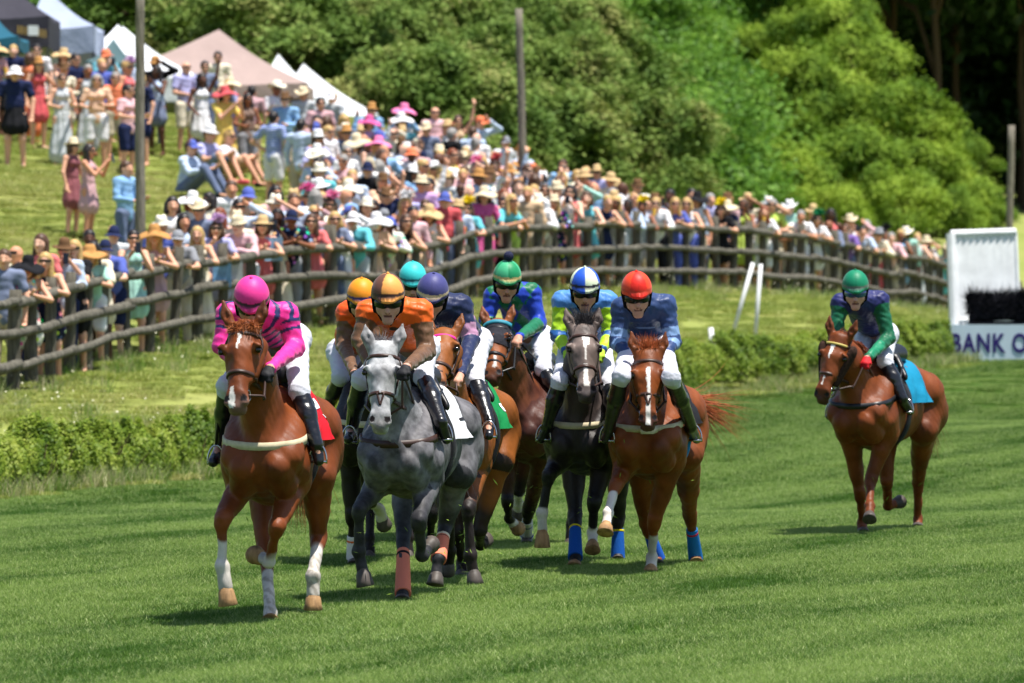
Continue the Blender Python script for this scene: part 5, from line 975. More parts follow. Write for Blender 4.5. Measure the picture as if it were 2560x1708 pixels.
JOCKEYS = [
 dict(h=1, c=1, rim=(425, 272), sh=[(262, 390), (672, 395)], el=[(215, 610), (735, 625)], ha=[(330, 770), (555, 775)], hip=(628, 470), kn=[(250, 900), (765, 930)], an=[(205, 1320), (885, 1310)], to=[(150, 1440), (905, 1430)], pit=30, yaw=0, pat=pat1, cap=[S(238, 60, 150)], band=S(70, 40, 60), glove=S(30, 30, 34), label="jockey in hot pink and navy silks with a pink helmet, crouched over the leading horse"),
 dict(h=2, c=3, vis='L', hv='L', rim=(265, 352), sh=[(150, 480), (330, 500)], el=[(125, 730), (380, 750)], ha=[(205, 950), (300, 960)], hip=(190, 700), kn=[(100, 980), (330, 1020)], an=[(-10, 1240), (350, 1330)], to=[(-40, 1340), (360, 1450)], pit=16, pat=pat3(False, np.array(S(235, 84, 20)[:3])), cap=[S(245, 150, 30)], band=S(70, 58, 110), glove=S(30, 30, 34), label="jockey in orange with plain orange helmet, partly behind the grey horse's rider"),
 dict(h=3, c=3, rim=(470, 335), sh=[(315, 470), (728, 465)], el=[(258, 690), (775, 780)], ha=[(330, 910), (615, 905)], hip=(650, 660), kn=[(262, 1000), (750, 985)], an=[(185, 1390), (885, 1330)], to=[(160, 1470), (930, 1470)], pit=14, pat=pat3(True), cap=[S(245, 165, 85), S(108, 70, 56)], sec=4, coff=.35, band=S(70, 48, 44), glove=S(30, 30, 34), skin=S(205, 155, 135), label="jockey in orange and brown silks with a quartered orange and brown helmet on the grey"),
 dict(h=4, c=3, vis='', rim=(665, 212), sh=[(560, 330), (770, 330)], el=[(540, 520), (800, 520)], ha=[(600, 650), (720, 650)], hip=(690, 500), kn=[(540, 760), (800, 760)], an=[(520, 1000), (830, 1000)], to=[(510, 1080), (830, 1080)], pat=pat4, cap=[S(60, 205, 205)], band=S(30, 90, 100), glove=S(30, 30, 34), label="jockey with a turquoise helmet, only the head showing between two riders"),
 dict(h=5, c=3, rim=(820, 318), sh=[(800, 455), (1045, 425)], el=[(790, 680), (1120, 690)], ha=[(840, 900), (1035, 975)], hip=(1075, 610), kn=[(800, 960), (1150, 1000)], an=[(790, 1300), (1262, 1330)], to=[(770, 1400), (1260, 1440)], pit=22, yaw=-6, rol=-6, pat=pat5, cap=[S(72, 72, 128)], band=S(215, 190, 150), glove=None, label="jockey in navy silks with a pink arm band and navy helmet"),
 dict(h=6, c=5, rim=(275, 235), sh=[(172, 380), (465, 355)], el=[(115, 560), (525, 590)], ha=[(200, 720), (365, 705)], hip=(455, 620), kn=[(150, 900), (560, 950)], an=[(100, 1200), (675, 1150)], to=[(90, 1300), (690, 1240)], pit=14, rol=-3, yaw=4, pat=pat6, cap=[S(28, 140, 90), S(70, 175, 125)], sec=6, coff=0, band=S(205, 180, 120), pom=S(28, 32, 62), glove=None, skin=S(200, 145, 120), whip=(((395, 760), .1), ((640, 1020), .7)), whipl="black whip under the arm of the green and blue jockey", label="jockey in blue and green diamond silks with a green pompom helmet"),
 dict(h=7, c=5, vis='LR', rim=(885, 300), sh=[(712, 420), (1058, 420)], el=[(678, 680), (1085, 680)], ha=[(745, 825), (1010, 818)], hip=(890, 600), kn=[(690, 1045), (1075, 1065)], an=[(592, 1380), (1120, 1380)], to=[(540, 1500), (1150, 1500)], pit=12, pat=pat7, cap=[WH, S(40, 90, 205)], sec=6, coff=.0, band=S(24, 26, 40), glove=S(170, 215, 50), skin=S(205, 150, 115), label="jockey in blue silks with lime sleeves and a blue and white helmet"),
 dict(h=8, c=5, vis='LR', rim=(1290, 335), sh=[(1178, 470), (1515, 450)], el=[(1140, 740), (1575, 735)], ha=[(1240, 870), (1505, 860)], hip=(1370, 620), kn=[(1170, 1005), (1560, 1015)], an=[(1078, 1400), (1715, 1390)], to=[(1045, 1500), (1760, 1500)], pit=14, yaw=6, rol=3, pat=pat8, cap=[S(225, 40, 28), S(235, 70, 36)], sec=6, coff=.5, band=S(200, 60, 40), glove=S(30, 30, 34), skin=S(200, 148, 128), whip=(((1225, 960), .15), ((1010, 1370), .6)), whipl="black whip held low beside the red helmet jockey's knee", label="jockey in navy silks with pale blue hoops and a red helmet"),
 dict(h=9, c=7, rim=(368, 200), sh=[(292, 285), (492, 270)], el=[(270, 400), (538, 465)], ha=[(340, 530), (428, 572)], hip=(475, 395), kn=[(385, 570), (522, 585)], an=[(258, 790), (612, 775)], to=[(235, 870), (650, 845)], pit=14, yaw=-2, pat=pat9, cap=[S(18, 128, 92)], band=S(95, 110, 100), glove=S(200, 24, 36), lens=(.03, .08, .3, 1), skin=S(215, 160, 145), label="jockey in navy and green silks with red gloves and plain green helmet"),
]
for J in JOCKEYS: make_jockey(J)
# ---------------------------------------------------------------- spectators
def skin_mat(tone):
    m = mat("spectator_skin", tone, .55, .3); t = m.node_tree; p = t.nodes["Principled BSDF"]; v = t.nodes.new("ShaderNodeVertexColor"); v.layer_name = "Col"; x = t.nodes.new("ShaderNodeMix"); x.data_type = 'RGBA'; x.blend_type = 'MULTIPLY'; x.inputs[0].default_value = 1; x.inputs[6].default_value = tone
    t.links.new(v.outputs[0], x.inputs[7]); t.links.new(x.outputs[2], p.inputs["Base Color"]); return m
TONES = [skin_mat(S(236, 186, 160)), skin_mat(S(226, 170, 140)), skin_mat(S(212, 150, 118)), skin_mat(S(150, 96, 70)), skin_mat(S(96, 62, 48))]
ARMS = dict(stand=((.27, .0, 1.16), (.26, -.07, .92), (.27, .0, 1.16), (.26, -.07, .92)), akimbo=((.43, .05, 1.20), (.19, -.07, 1.03), (.28, 0, 1.16), (.26, -.06, .92)), hold=((.26, -.02, 1.16), (.10, -.30, 1.16), (.26, -.02, 1.16), (.16, -.28, 1.12)),
            phone=((.22, -.20, 1.20), (.06, -.36, 1.44), (.22, -.20, 1.20), (.07, -.36, 1.42)), shade=((.37, -.20, 1.50), (.09, -.17, 1.66), (.27, 0, 1.16), (.25, -.08, .92)), raised=((.27, -.08, 1.66), (.30, -.12, 1.93), (.27, 0, 1.16), (.2, -.2, 1.0)),
            lean=((.29, -.34, 1.13), (.07, -.50, 1.19), (.28, -.36, 1.13), (.03, -.54, 1.20)), leanone=((.29, -.34, 1.13), (.22, -.60, 1.12), (.26, -.28, 1.16), (.08, -.42, 1.32)), sit=((.25, -.16, .42), (.12, -.44, .50), (.25, -.16, .42), (.10, -.46, .48)))
def skel(pose):
    ln = pose.startswith('lean'); st = pose == 'sit'; a = ARMS[pose]; d = {}
    if st: d.update(hd=A3(0, -.06, .86), nk=A3(0, -.02, .70), sh=A3(.185, .0, .62), wa=A3(0, .05, .32), hp=A3(.10, .08, .13), kn=A3(.15, -.40, .50), an=A3(.14, -.66, .09))
    elif ln: d.update(hd=A3(0, -.29, 1.54), nk=A3(0, -.22, 1.40), sh=A3(.185, -.17, 1.34), wa=A3(0, -.04, 1.08), hp=A3(.10, .06, .92), kn=A3(.11, -.02, .50), an=A3(.12, .05, .09))
    else: d.update(hd=A3(0, -.02, 1.63), nk=A3(0, .01, 1.48), sh=A3(.185, .02, 1.42), wa=A3(0, 0, 1.12), hp=A3(.10, .01, .92), kn=A3(.11, -.02, .50), an=A3(.12, .02, .09))
    d['arms'] = [(A3(a[0][0], a[0][1], a[0][2]), A3(a[1][0], a[1][1], a[1][2]), 1), (A3(-a[2][0], a[2][1], a[2][2]), A3(-a[3][0], a[3][1], a[3][2]), -1)]
    return d
SM = lambda v, s: v * A3(s, 1, 1)
_pc = {}
def cached(f):
    def g(*a):
        k = (f.__name__,) + a
        if k not in _pc: _pc[k] = f(*a)
        return _pc[k]
    return g
@cached
def body_mesh(pose, sex):
    d = skel(pose); b = Body(); w = 1.0 if sex == 'm' else .88; h = d['hd']
    b.ball(h, .096, .03, 'head', ((1, 0, 0), 1.18)); b.cap(h + A3(0, -.03, -.05), h + A3(0, -.045, -.095), .066, .04, .03, 'head'); b.cap(h + A3(0, -.09, -.005), h + A3(0, -.108, -.035), .012, .017, .015, 'nose')
    for s in (-1, 1): b.ball(h + A3(s * .083, .01, -.015), .024, .01, 'head', ((1, 0, 0), 2))
    b.cap(h + A3(0, .02, -.08), d['nk'], .05 * w, .052 * w, .03); b.cap(d['nk'], (d['sh'] * A3(0, 1, 1)), .06, .07, .04); b.cap(SM(d['sh'], w), SM(d['sh'], -w), .055 * w, .055 * w, .05)
    b.cap(d['sh'] * A3(0, 1, 1) - A3(0, 0, .06), d['wa'], .12 * w, .11 * w, .06, '', ((0, 1, 0), 1.25)); b.cap(d['wa'], d['hp'] * A3(0, 1, 1), .11 * w, .12, .06, '', ((0, 1, 0), 1.2))
    for e, wr, s in d['arms']:
        sh = SM(d['sh'], w * s); b.cap(sh, e, .050 * w, .040 * w, .03, 'arm'); b.cap(e, wr, .040 * w, .028 * w, .02, 'arm'); f = nrm(wr - e); b.cap(wr, wr + f * .06, .028, .034, .015, 'hand', ((0, 0, 1), 1.3)); sd = nrm(np.cross(f, A3(0, 0, 1)) + A3(.01, 0, 0)); dn = np.cross(sd, f)
        for i, o_ in enumerate((-.027, -.009, .009, .026)): p = wr + f * .075 + sd * o_; q = p + f * .034 + dn * (.012 + .004 * i); b.cap(p, q, .012, .011, .006, 'hand'); b.cap(q, q + f * .018 + dn * .026, .011, .010, .006, 'hand')
        b.cap(wr + f * .03 + sd * .03, wr + f * .075 + sd * .058, .013, .011, .01, 'hand')
    for s in (-1, 1):
        b.cap(SM(d['hp'], s), SM(d['kn'], s), .085, .055, .04); b.cap(SM(d['kn'], s), SM(d['an'], s), .056, .036, .03); b.cap(SM(d['an'], s) - A3(0, -.02, .04), SM(d['an'], s) + A3(s * .02, -.14, -.055), .036, .032, .02)
    V, F = b.surf(.0145); c = np.ones((len(V), 3)); r = V - h
    for s in (-1, 1): c[(np.abs(r[:, 0] - s * .036) < .018) & (np.abs(r[:, 2] - .012) < .010) & (r[:, 1] < -.06)] = (.25, .2, .2)
    c[(np.abs(r[:, 0]) < .026) & (np.abs(r[:, 2] + .062) < .009) & (r[:, 1] < -.06)] = (.8, .45, .45)
    return np_mesh("person", V, F, True, c)
@cached
def top_mesh(pose, sex, kind):
    d = skel(pose); b = Body(); w = 1.0 if sex == 'm' else .88; c = d['sh'] * A3(0, 1, 1); lo = d['hp'] * A3(0, 1, 1)
    if kind != 'tank': b.cap(SM(d['sh'], w), SM(d['sh'], -w), .075 * w, .075 * w, .04)
    b.cap(c - A3(0, 0, .04), d['wa'], .15 * w, .138 * w, .06, '', ((0, 1, 0), 1.25)); b.cap(d['wa'], lo + A3(0, 0, .0), .138 * w, .150, .06, '', ((0, 1, 0), 1.2))
    if sex == 'f':
        f = A3(0, -1, 0) if pose != 'sit' else A3(0, -1, .1)
        for s in (-1, 1): b.ball(c * .72 + d['wa'] * .28 + f * .085 + A3(s * .065, 0, 0), .062, .04)
    for e, wr, s in d['arms']:
        sh = SM(d['sh'], w * s)
        if kind == 'long': b.cap(sh, e, .068 * w, .056 * w, .04); b.cap(e, wr - nrm(wr - e) * .02, .056 * w, .042 * w, .02)
        elif kind == 'short': m = sh + (e - sh) * .58; b.cap(sh, m, .070 * w, .068 * w, .04)
        elif kind == 'tank': b.cap(SM(d['sh'], w * s * .62) + A3(0, 0, .01), c * .6 + d['wa'] * .4 + A3(s * .06, 0, 0), .038, .06, .03)
    V, F = b.surf(.017, lambda X: vnoise(X, 14, 4) * .006 + np.sin(X @ A3(20, 8, 60) + 2 * vnoise(X, 8, 5)) * .003); return np_mesh("top", V, F)
@cached
def bottom_mesh(pose, sex, kind):
    d = skel(pose); b = Body(); b.cap(d['wa'] * .3 + d['hp'] * A3(0, .7, .7), d['hp'] * A3(0, 1, 1), .135, .150, .05, '', ((0, 1, 0), 1.2))
    if kind in ('trousers', 'shorts'):
        for s in (-1, 1):
            h, k, a = SM(d['hp'], s), SM(d['kn'], s), SM(d['an'], s)
            if kind == 'shorts': b.cap(h, h + (k - h) * .86, .105, .092, .04)
            else: b.cap(h, k, .104, .074, .04); b.cap(k, a + A3(0, 0, .01), .074, .062, .03)
    else:
        L = {'skirt': .62, 'dress': .56, 'maxi': .16}[kind]
        if pose == 'sit':
            for s in (-1, 1): b.cap(SM(d['hp'], s), SM(d['kn'], s * .8), .13, .11, .08)
        else: b.cap(d['wa'] + A3(0, 0, -.05), A3(0, d['kn'][1] + .01, L + .12), .125, .215 if kind != 'maxi' else .24, .05, '', ((0, 1, 0), 1.2))
    V, F = b.surf(.018, lambda X: vnoise(X, 12, 6) * .005 + (np.sin(np.arctan2(X[:, 1], X[:, 0]) * 9 + X[:, 2] * 3) * .010 if kind in ('skirt', 'dress', 'maxi') else 0))
    if kind in ('skirt', 'dress', 'maxi') and pose != 'sit': V[:, 2] = np.maximum(V[:, 2], {'skirt': .58, 'dress': .52, 'maxi': .10}[kind] + .012 * np.sin(V[:, 0] * 30))
    return np_mesh("bottom", V, F)
@cached
def hair_mesh(kind, sex):
    b = Body()
    b.ball(A3(0, .014, .028), .101, .03, '', ((1, 0, 0), 1.16)); b.cap(A3(0, .05, .0), A3(0, .06, -.04), .075, .06, .03)
    if kind == 'long':
        for s in (-1, 1): b.cap(A3(s * .07, .02, .0), A3(s * .085, -.005, -.2), .04, .035, .03)
        b.cap(A3(0, .06, 0), A3(0, .075, -.26), .08, .07, .03, '', ((0, 1, 0), 1.4))
    elif kind == 'bob':
        for s in (-1, 1): b.cap(A3(s * .07, .02, .0), A3(s * .085, .0, -.09), .045, .04, .03)
        b.cap(A3(0, .06, 0), A3(0, .06, -.10), .08, .075, .03)
    elif kind == 'bun': b.ball(A3(0, .09, .08), .045, .02)
    b.ball(A3(0, -.125, -.035), .088, .02, sub=True)
    V, F = b.surf(.015, lambda X: vnoise(X, 40, 3) * .005); return np_mesh("hair", V, F)
@cached
def hat_mesh(kind):
    mb = MB(); 
    if kind in ('straw hat', 'fedora', 'sun hat', 'cowboy hat'):
        R_ = {'straw hat': .19, 'fedora': .155, 'sun hat': .27, 'cowboy hat': .19}[kind]; H_ = .115
        n = 24; prof = [(.0, H_), (.05, H_ + .004), (.078, H_ - .012), (.092, .05), (.098, .0), (.125, -.006), (R_ * .8, -.012 if kind != 'sun hat' else -.03), (R_, -.004 if kind != 'sun hat' else -.065), (R_ * .99, -.012 if kind != 'sun hat' else -.075), (.10, -.016)]
        V = []
        for r, z in prof:
            for k in range(n):
                a = 2 * math.pi * k / n; zz = z
                if kind == 'cowboy hat' and r > .12: zz += abs(math.cos(a)) ** 2 * .055 * (r - .1) / .09 - .02 * abs(math.sin(a))
                if kind == 'sun hat' and r > .12: zz += .025 * math.sin(a * 3 + 1)
                if kind in ('fedora', 'cowboy hat') and r < .09: zz -= .028 * math.exp(-(r * math.cos(a) / .03) ** 2)
                V.append((r * math.cos(a) * .95, r * math.sin(a) * 1.08, zz + .045))
        mb.add(V, [(i * n + k, i * n + (k + 1) % n, (i + 1) * n + (k + 1) % n, (i + 1) * n + k) for i in range(len(prof) - 1) for k in range(n)])
    elif kind == 'cap':
        n = 18; prof = [(.0, .115), (.05, .105), (.085, .07), (.101, .02), (.102, .0)]; mb.lathe([(r, z + .012) for r, z in prof], n=n, sx=.95, sy=1.1); G = np.zeros((4, 9, 3))
        for i in range(4):
            for j in range(9): a = math.pi * (1.16 + .68 * j / 8); r = .098 + .028 * i; G[i, j] = (r * math.cos(a) * .95, r * math.sin(a) * (1.1 + .06 * i), .014 - .006 * i - .006 * abs(j - 4) * i * .4)
        mb.grid(G); mb.grid(G[::-1] + A3(0, 0, .005))
    elif kind == 'feather fascinator':
        mb.lathe([(.0, .02), (.05, .015), (.06, 0), (0, -.004)], (.03, -.02, .10), 14); rnd = random.Random(3)
        for k in range(60): a = rnd.uniform(0, 6.28); e = rnd.uniform(.2, 1.3); dv = A3(math.cos(a) * math.cos(e), math.sin(a) * math.cos(e), math.sin(e)); p = A3(.03, -.02, .11); mb.tube([p, p + dv * .09, p + dv * .17 + A3(0, 0, -.03)], [.003, .012, .002], 4, False)
    return mb.mesh("hat", True)
@cached
def glasses_mesh():
    mb = MB(); G = np.zeros((3, 13, 3))
    for i, z in enumerate((-.012, .008, .028)):
        for j, x in enumerate(np.linspace(-1.15, 1.15, 13)): G[i, j] = (.092 * math.sin(x), -.112 * math.cos(x) + .004, z + (.008 if abs(x) < .15 and i == 0 else 0))
    mb.grid(G); return mb.mesh("sunglasses", True)
@cached
def shoe_mesh():
    b = Body(); b.cap(A3(0, .03, -.055), A3(.0, -.13, -.06), .046, .042, .03, '', ((0, 0, 1), .9)); V, F = b.surf(.015); V[:, 2] = np.maximum(V[:, 2], -.092); return np_mesh("shoe", V, F)
@cached
def phone_mesh(): mb = MB(); mb.box((0, 0, 0), (.075, .012, .15)); return mb.mesh("phone")
@cached
def cup_mesh(): mb = MB(); mb.lathe([(0, -.06), (.03, -.06), (.042, .07), (.036, .07), (.0, .05)], n=12); return mb.mesh("cup")
def fabric_pat(name, kind):
    m = mat(name, (.8, .8, .8, 1), .85, .15, bump=(14, .5, .02)); t = m.node_tree; N = t.nodes; L = t.links; p = N["Principled BSDF"]; tc = N.new("ShaderNodeTexCoord")
    if kind == 'floral':
        v = N.new("ShaderNodeTexVoronoi"); v.inputs["Scale"].default_value = 13; L.new(tc.outputs["Object"], v.inputs["Vector"]); hs = N.new("ShaderNodeHueSaturation"); hs.inputs["Saturation"].default_value = 1.1; L.new(v.outputs["Color"], hs.inputs["Color"])
        r = N.new("ShaderNodeMath"); r.operation = 'LESS_THAN'; r.inputs[1].default_value = .36; L.new(v.outputs["Distance"], r.inputs[0]); x = N.new("ShaderNodeMix"); x.data_type = 'RGBA'; x.inputs[6].default_value = S(225, 222, 210) if 'white' in name else S(30, 34, 60); L.new(r.outputs[0], x.inputs[0]); L.new(hs.outputs[0], x.inputs[7]); L.new(x.outputs[2], p.inputs["Base Color"])
    else:
        v = N.new("ShaderNodeTexWave"); v.bands_direction = 'Z' if kind == 'hoop' else 'X'; v.inputs["Scale"].default_value = 7 if kind == 'hoop' else 16; L.new(tc.outputs["Object"], v.inputs["Vector"]); x = N.new("ShaderNodeMix"); x.data_type = 'RGBA'; x.inputs[6].default_value = S(52, 92, 190) if kind == 'hoop' else S(170, 195, 225); x.inputs[7].default_value = S(205, 215, 235); L.new(v.outputs[0], x.inputs[0]); L.new(x.outputs[2], p.inputs["Base Color"])
    return m
PAL = {'white': S(232, 230, 232), 'pale blue': S(186, 204, 230), 'sky blue': S(120, 172, 220), 'light pink': S(228, 176, 182), 'dusty rose': S(198, 150, 156), 'coral': S(228, 92, 92), 'navy': S(34, 42, 76), 'royal blue': S(36, 68, 176), 'lavender': S(172, 170, 220), 'mint': S(160, 214, 198), 'yellow': S(232, 198, 70), 'peach': S(236, 186, 148), 'grey': S(128, 130, 138), 'red': S(206, 34, 48), 'teal': S(48, 148, 168), 'black': S(28, 28, 32), 'cream': S(230, 216, 188), 'orange': S(236, 110, 40), 'lilac': S(196, 150, 204), 'magenta': S(214, 50, 140), 'lime': S(186, 214, 60), 'khaki': S(186, 170, 138), 'denim blue': S(70, 90, 130), 'brown': S(112, 78, 56), 'maroon': S(130, 30, 50), 'pale grey': S(190, 194, 198), 'slate blue': S(92, 106, 140), 'tan': S(200, 164, 122), 'purple': S(104, 58, 160), 'turquoise': S(70, 190, 205)}
MP = {k: cloth(tuple(x * .86 + .10 * .86 for x in v[:3]) + (1,) if k not in ('black', 'navy') else v) for k, v in PAL.items()}; MP['floral white'] = fabric_pat("floral_white_fabric", 'floral'); MP['floral navy'] = fabric_pat("floral_navy_fabric", 'floral'); MP['blue striped'] = fabric_pat("striped_fabric", 'hoop'); MP['pinstriped blue'] = fabric_pat("pinstripe_fabric", 'pin')
HAIRC = {'blond': mat("blond_hair", S(200, 164, 104), .5, .4, noise=(40, .7, 1.2)), 'brown': mat("brown_hair", S(84, 58, 42), .5, .4, noise=(40, .7, 1.3)), 'dark': mat("dark_hair", S(34, 27, 26), .45, .4, noise=(40, .7, 1.4)), 'grey': mat("grey_hair", S(150, 146, 142), .55, .3, noise=(40, .8, 1.2)), 'auburn': mat("auburn_hair", S(130, 68, 40), .5, .4, noise=(40, .7, 1.3))}
HATC = {'straw': mat("straw_weave", S(206, 176, 128), .85, .15, noise=(30, .8, 1.15)), 'pale straw': mat("pale_straw_weave", S(220, 204, 172), .85, .15, noise=(30, .85, 1.1)), 'brown': mat("brown_felt", S(110, 82, 58), .9, .1), 'tan': mat("tan_weave", S(190, 140, 84), .85, .1, noise=(30, .8, 1.1)), 'cream': mat("cream_felt", S(232, 224, 206), .9, .1), 'white': MP['white'], 'navy': MP['navy'], 'black': MP['black'], 'pink': cloth(S(236, 130, 176)), 'magenta': MP['magenta'], 'red': MP['red'], 'orange': MP['orange'], 'royal blue': MP['royal blue'], 'grey': MP['grey'], 'khaki': MP['khaki'], 'yellow': cloth(S(238, 212, 40)), 'lilac': MP['lilac'], 'mint': MP['mint'], 'teal': MP['teal'], 'green': cloth(S(30, 130, 84))}
m_shade = mat("sunglass_lens", (.012, .011, .013, 1), .1, .7); m_phone = mat("phone_black", (.01, .01, .012, 1), .2, .6); m_cup = mat("amber_cup", S(220, 170, 60), .3, .5); m_paper = mat("printed_paper", S(180, 205, 225), .6, .3, noise=(9, .5, 1.2))
SHOE = [MP['white'], MP['tan'], MP['black'], MP['brown'], MP['red']]
_slotted = {}
def child(name, me, m, parent, loc=(0, 0, 0), rot=None):
    o = bpy.data.objects.new(name, me); COL.objects.link(o)
    if len(me.materials) == 0: me.materials.append(None)
    o.material_slots[0].link = 'OBJECT'; o.material_slots[0].material = m
    if parent is not None: o.parent = parent
    o.location = loc
    if rot: o.rotation_euler = rot
    return o
LABELS = set(); NP = [0]
POSE_T = dict(stand="standing", akimbo="hand on hip", hold="hands together", phone="hands raised forward", shade="shading the eyes", raised="waving", lean="leaning on the rail", leanone="one arm over the rail", sit="sitting")
def make_label(a):
    bk = {'dress': "dress", 'maxi': "long dress"}.get(a['bk']); hat = f"{a['hatc']} {a['hat']}" if a['hat'] else f"{a['hairc']} {'hair' if a['hair'] != 'long' else 'long hair'}" if a['hair'] else "bald head"
    w = f"spectator in {a['topc']} {bk}" if bk else f"spectator in {a['topc']} {'shirt' if a['tk'] != 'tank' else 'vest'} and {a['botc']} {a['bk']}"
    return f"{w}, {hat}, {a.get('say') or POSE_T[a['pose']]}"
def person(x, y, rz, sc=1.0, **a):
    z = gz(x, y); me = body_mesh(a['pose'], a['sex']); r = child("person", me, TONES[a['tone']], None, (x, y, z), (0, 0, rz)); r.scale = (sc * a.get('fat', 1), sc * a.get('fat', 1), sc); d = skel(a['pose']); h = d['hd']
    lab = a.get('label') or make_label(a); LABELS.add(lab); tag(r, lab, "person", "spectators watching the race"); NP[0] += 1
    tk = a['tk']; child("shirt" if a['bk'] not in ('dress', 'maxi') else "bodice", top_mesh(a['pose'], a['sex'], tk), MP[a['topc']], r); child({'dress': "dress_skirt", 'maxi': "dress_skirt"}.get(a['bk'], a['bk']), bottom_mesh(a['pose'], a['sex'], a['bk']), MP[a['botc']], r)
    tilt = a.get('tilt', 0)
    if a['hair']: child("hair", hair_mesh(a['hair'], a['sex']), HAIRC[a['hairc']], r, tuple(h))
    if a['hat']: hc_ = child("hat", hat_mesh(a['hat']), HATC[a['hatc']], r, tuple(h), (random.uniform(-.05, .22), random.uniform(-.1, .1), random.uniform(-.3, .3))); k_ = random.uniform(.86, .98); hc_.scale = (k_, k_, 1)
    if a.get('glasses'): child("sunglasses", glasses_mesh(), m_shade, r, tuple(h))
    if a.get('shoes'):
        for s in (-1, 1): child("shoe", shoe_mesh(), SHOE[a.get('shc', 0)], r, tuple(SM(d['an'], s)))
    if a['pose'] in ('phone', 'hold', 'leanone') and a.get('item'):
        wr = d['arms'][0][1] if a['pose'] != 'leanone' else d['arms'][1][1]; R3 = np.array([[math.cos(rz), -math.sin(rz), 0], [math.sin(rz), math.cos(rz), 0], [0, 0, 1]]); p = R3 @ ((wr + A3(-.05 if a['pose'] != 'leanone' else .05, -.09, .06)) * sc) + A3(x, y, z); it = a['item']
        o = child(it, {'phone': phone_mesh, 'cup': cup_mesh}[it](), m_phone if it == 'phone' else m_cup, None, tuple(p), (-.2, 0, rz)); NI[it] += 1
        tag(o, ("black phone" if it == 'phone' else "amber drink cup") + " held by the " + " ".join(lab.replace(",", "").split()[:9]), it, "phones held up" if it == 'phone' else "drink cups in hands")
    return r
NI = {'phone': 0, 'cup': 0}
TOPW = ['white'] * 18 + ['pale blue'] * 9 + ['light pink'] * 6 + ['dusty rose'] * 3 + ['peach'] * 5 + ['lavender'] * 3 + ['navy'] * 3 + ['sky blue'] * 3 + ['cream'] * 5 + ['pale grey'] * 4 + ['coral', 'red', 'royal blue', 'mint', 'teal', 'black', 'yellow', 'lilac', 'slate blue', 'floral white', 'floral navy', 'pinstriped blue', 'pinstriped blue', 'orange', 'magenta', 'turquoise', 'grey', 'tan', 'lime', 'purple']
BOTM = ['khaki', 'khaki', 'pale grey', 'navy', 'denim blue', 'white', 'tan', 'grey', 'slate blue', 'dusty rose', 'brown', 'black']
def rand_attr(pose, sex=None):
    for _ in range(200):
        a = dict(pose=pose, sex=sex or random.choice('mf')); f = a['sex'] == 'f'; a['topc'] = random.choice(TOPW); a['tone'] = random.choice([0, 0, 0, 1, 1, 1, 2, 2, 3, 4])
        if f: a['bk'] = random.choice(['dress', 'dress', 'dress', 'maxi', 'skirt', 'shorts', 'trousers']); a['tk'] = random.choice(['tank', 'tank', 'short', 'long']); a['hair'] = random.choice(['long', 'long', 'bob', 'bun']); a['hat'] = random.choice([None, None, None, None, None, None, 'sun hat', 'straw hat', 'feather fascinator', 'fedora', 'cowboy hat'])
        else: a['bk'] = random.choice(['trousers', 'trousers', 'shorts']); a['tk'] = random.choice(['long', 'long', 'short']); a['hair'] = random.choice(['short', 'short', 'short', None]); a['hat'] = random.choice([None, None, None, None, 'cap', 'cap', 'straw hat', 'fedora', 'cowboy hat'])
        a['botc'] = a['topc'] if a['bk'] in ('dress', 'maxi') else random.choice(BOTM); a['hairc'] = random.choice(['blond', 'blond', 'brown', 'brown', 'dark', 'auburn', 'grey'] if f else ['brown', 'brown', 'dark', 'grey', 'blond'])
        if a['tone'] > 3: a['hairc'] = 'dark'
        a['hatc'] = {'cap': random.choice(['navy', 'white', 'royal blue', 'red', 'grey', 'khaki', 'orange']), 'straw hat': random.choice(['straw', 'pale straw', 'tan', 'straw', 'white']), 'sun hat': random.choice(['pale straw', 'white', 'pink', 'straw', 'cream', 'black']), 'fedora': random.choice(['pale straw', 'straw', 'cream', 'brown', 'white']), 'cowboy hat': random.choice(['cream', 'white', 'tan', 'brown', 'pale straw']), 'feather fascinator': random.choice(['pink', 'white', 'red', 'lilac', 'yellow', 'teal', 'black', 'magenta', 'green'])}.get(a['hat'])
        a['glasses'] = random.random() < .45; a['item'] = {'phone': 'phone', 'hold': random.choice(['cup', None, None]), 'leanone': random.choice(['cup', None, None])}.get(pose)
        if make_label(a) not in LABELS and len(make_label(a).replace('-', ' ').split()) <= 15: return a
    return a
def row_y(dx, dyfeet, lo=84, hi=135):
    ys_ = np.arange(lo, hi, .25); xs_ = (dx - 1175) / 13622 * ys_; r = 644.4 + (CAMZ - ground_z(xs_, ys_)) / ys_ * 13622; i = int(np.argmin(np.abs(r - dyfeet))); return xs_[i], ys_[i]
def mk(**k):
    d = dict(sex='m', pose='stand', tone=1, hair='short', hairc='brown', hat=None, hatc=None, tk='short', topc='white', bk='trousers', botc='khaki', glasses=True, item=None); d.update(k)
    if d['bk'] in ('dress', 'maxi'): d['botc'] = d['topc']
    return d
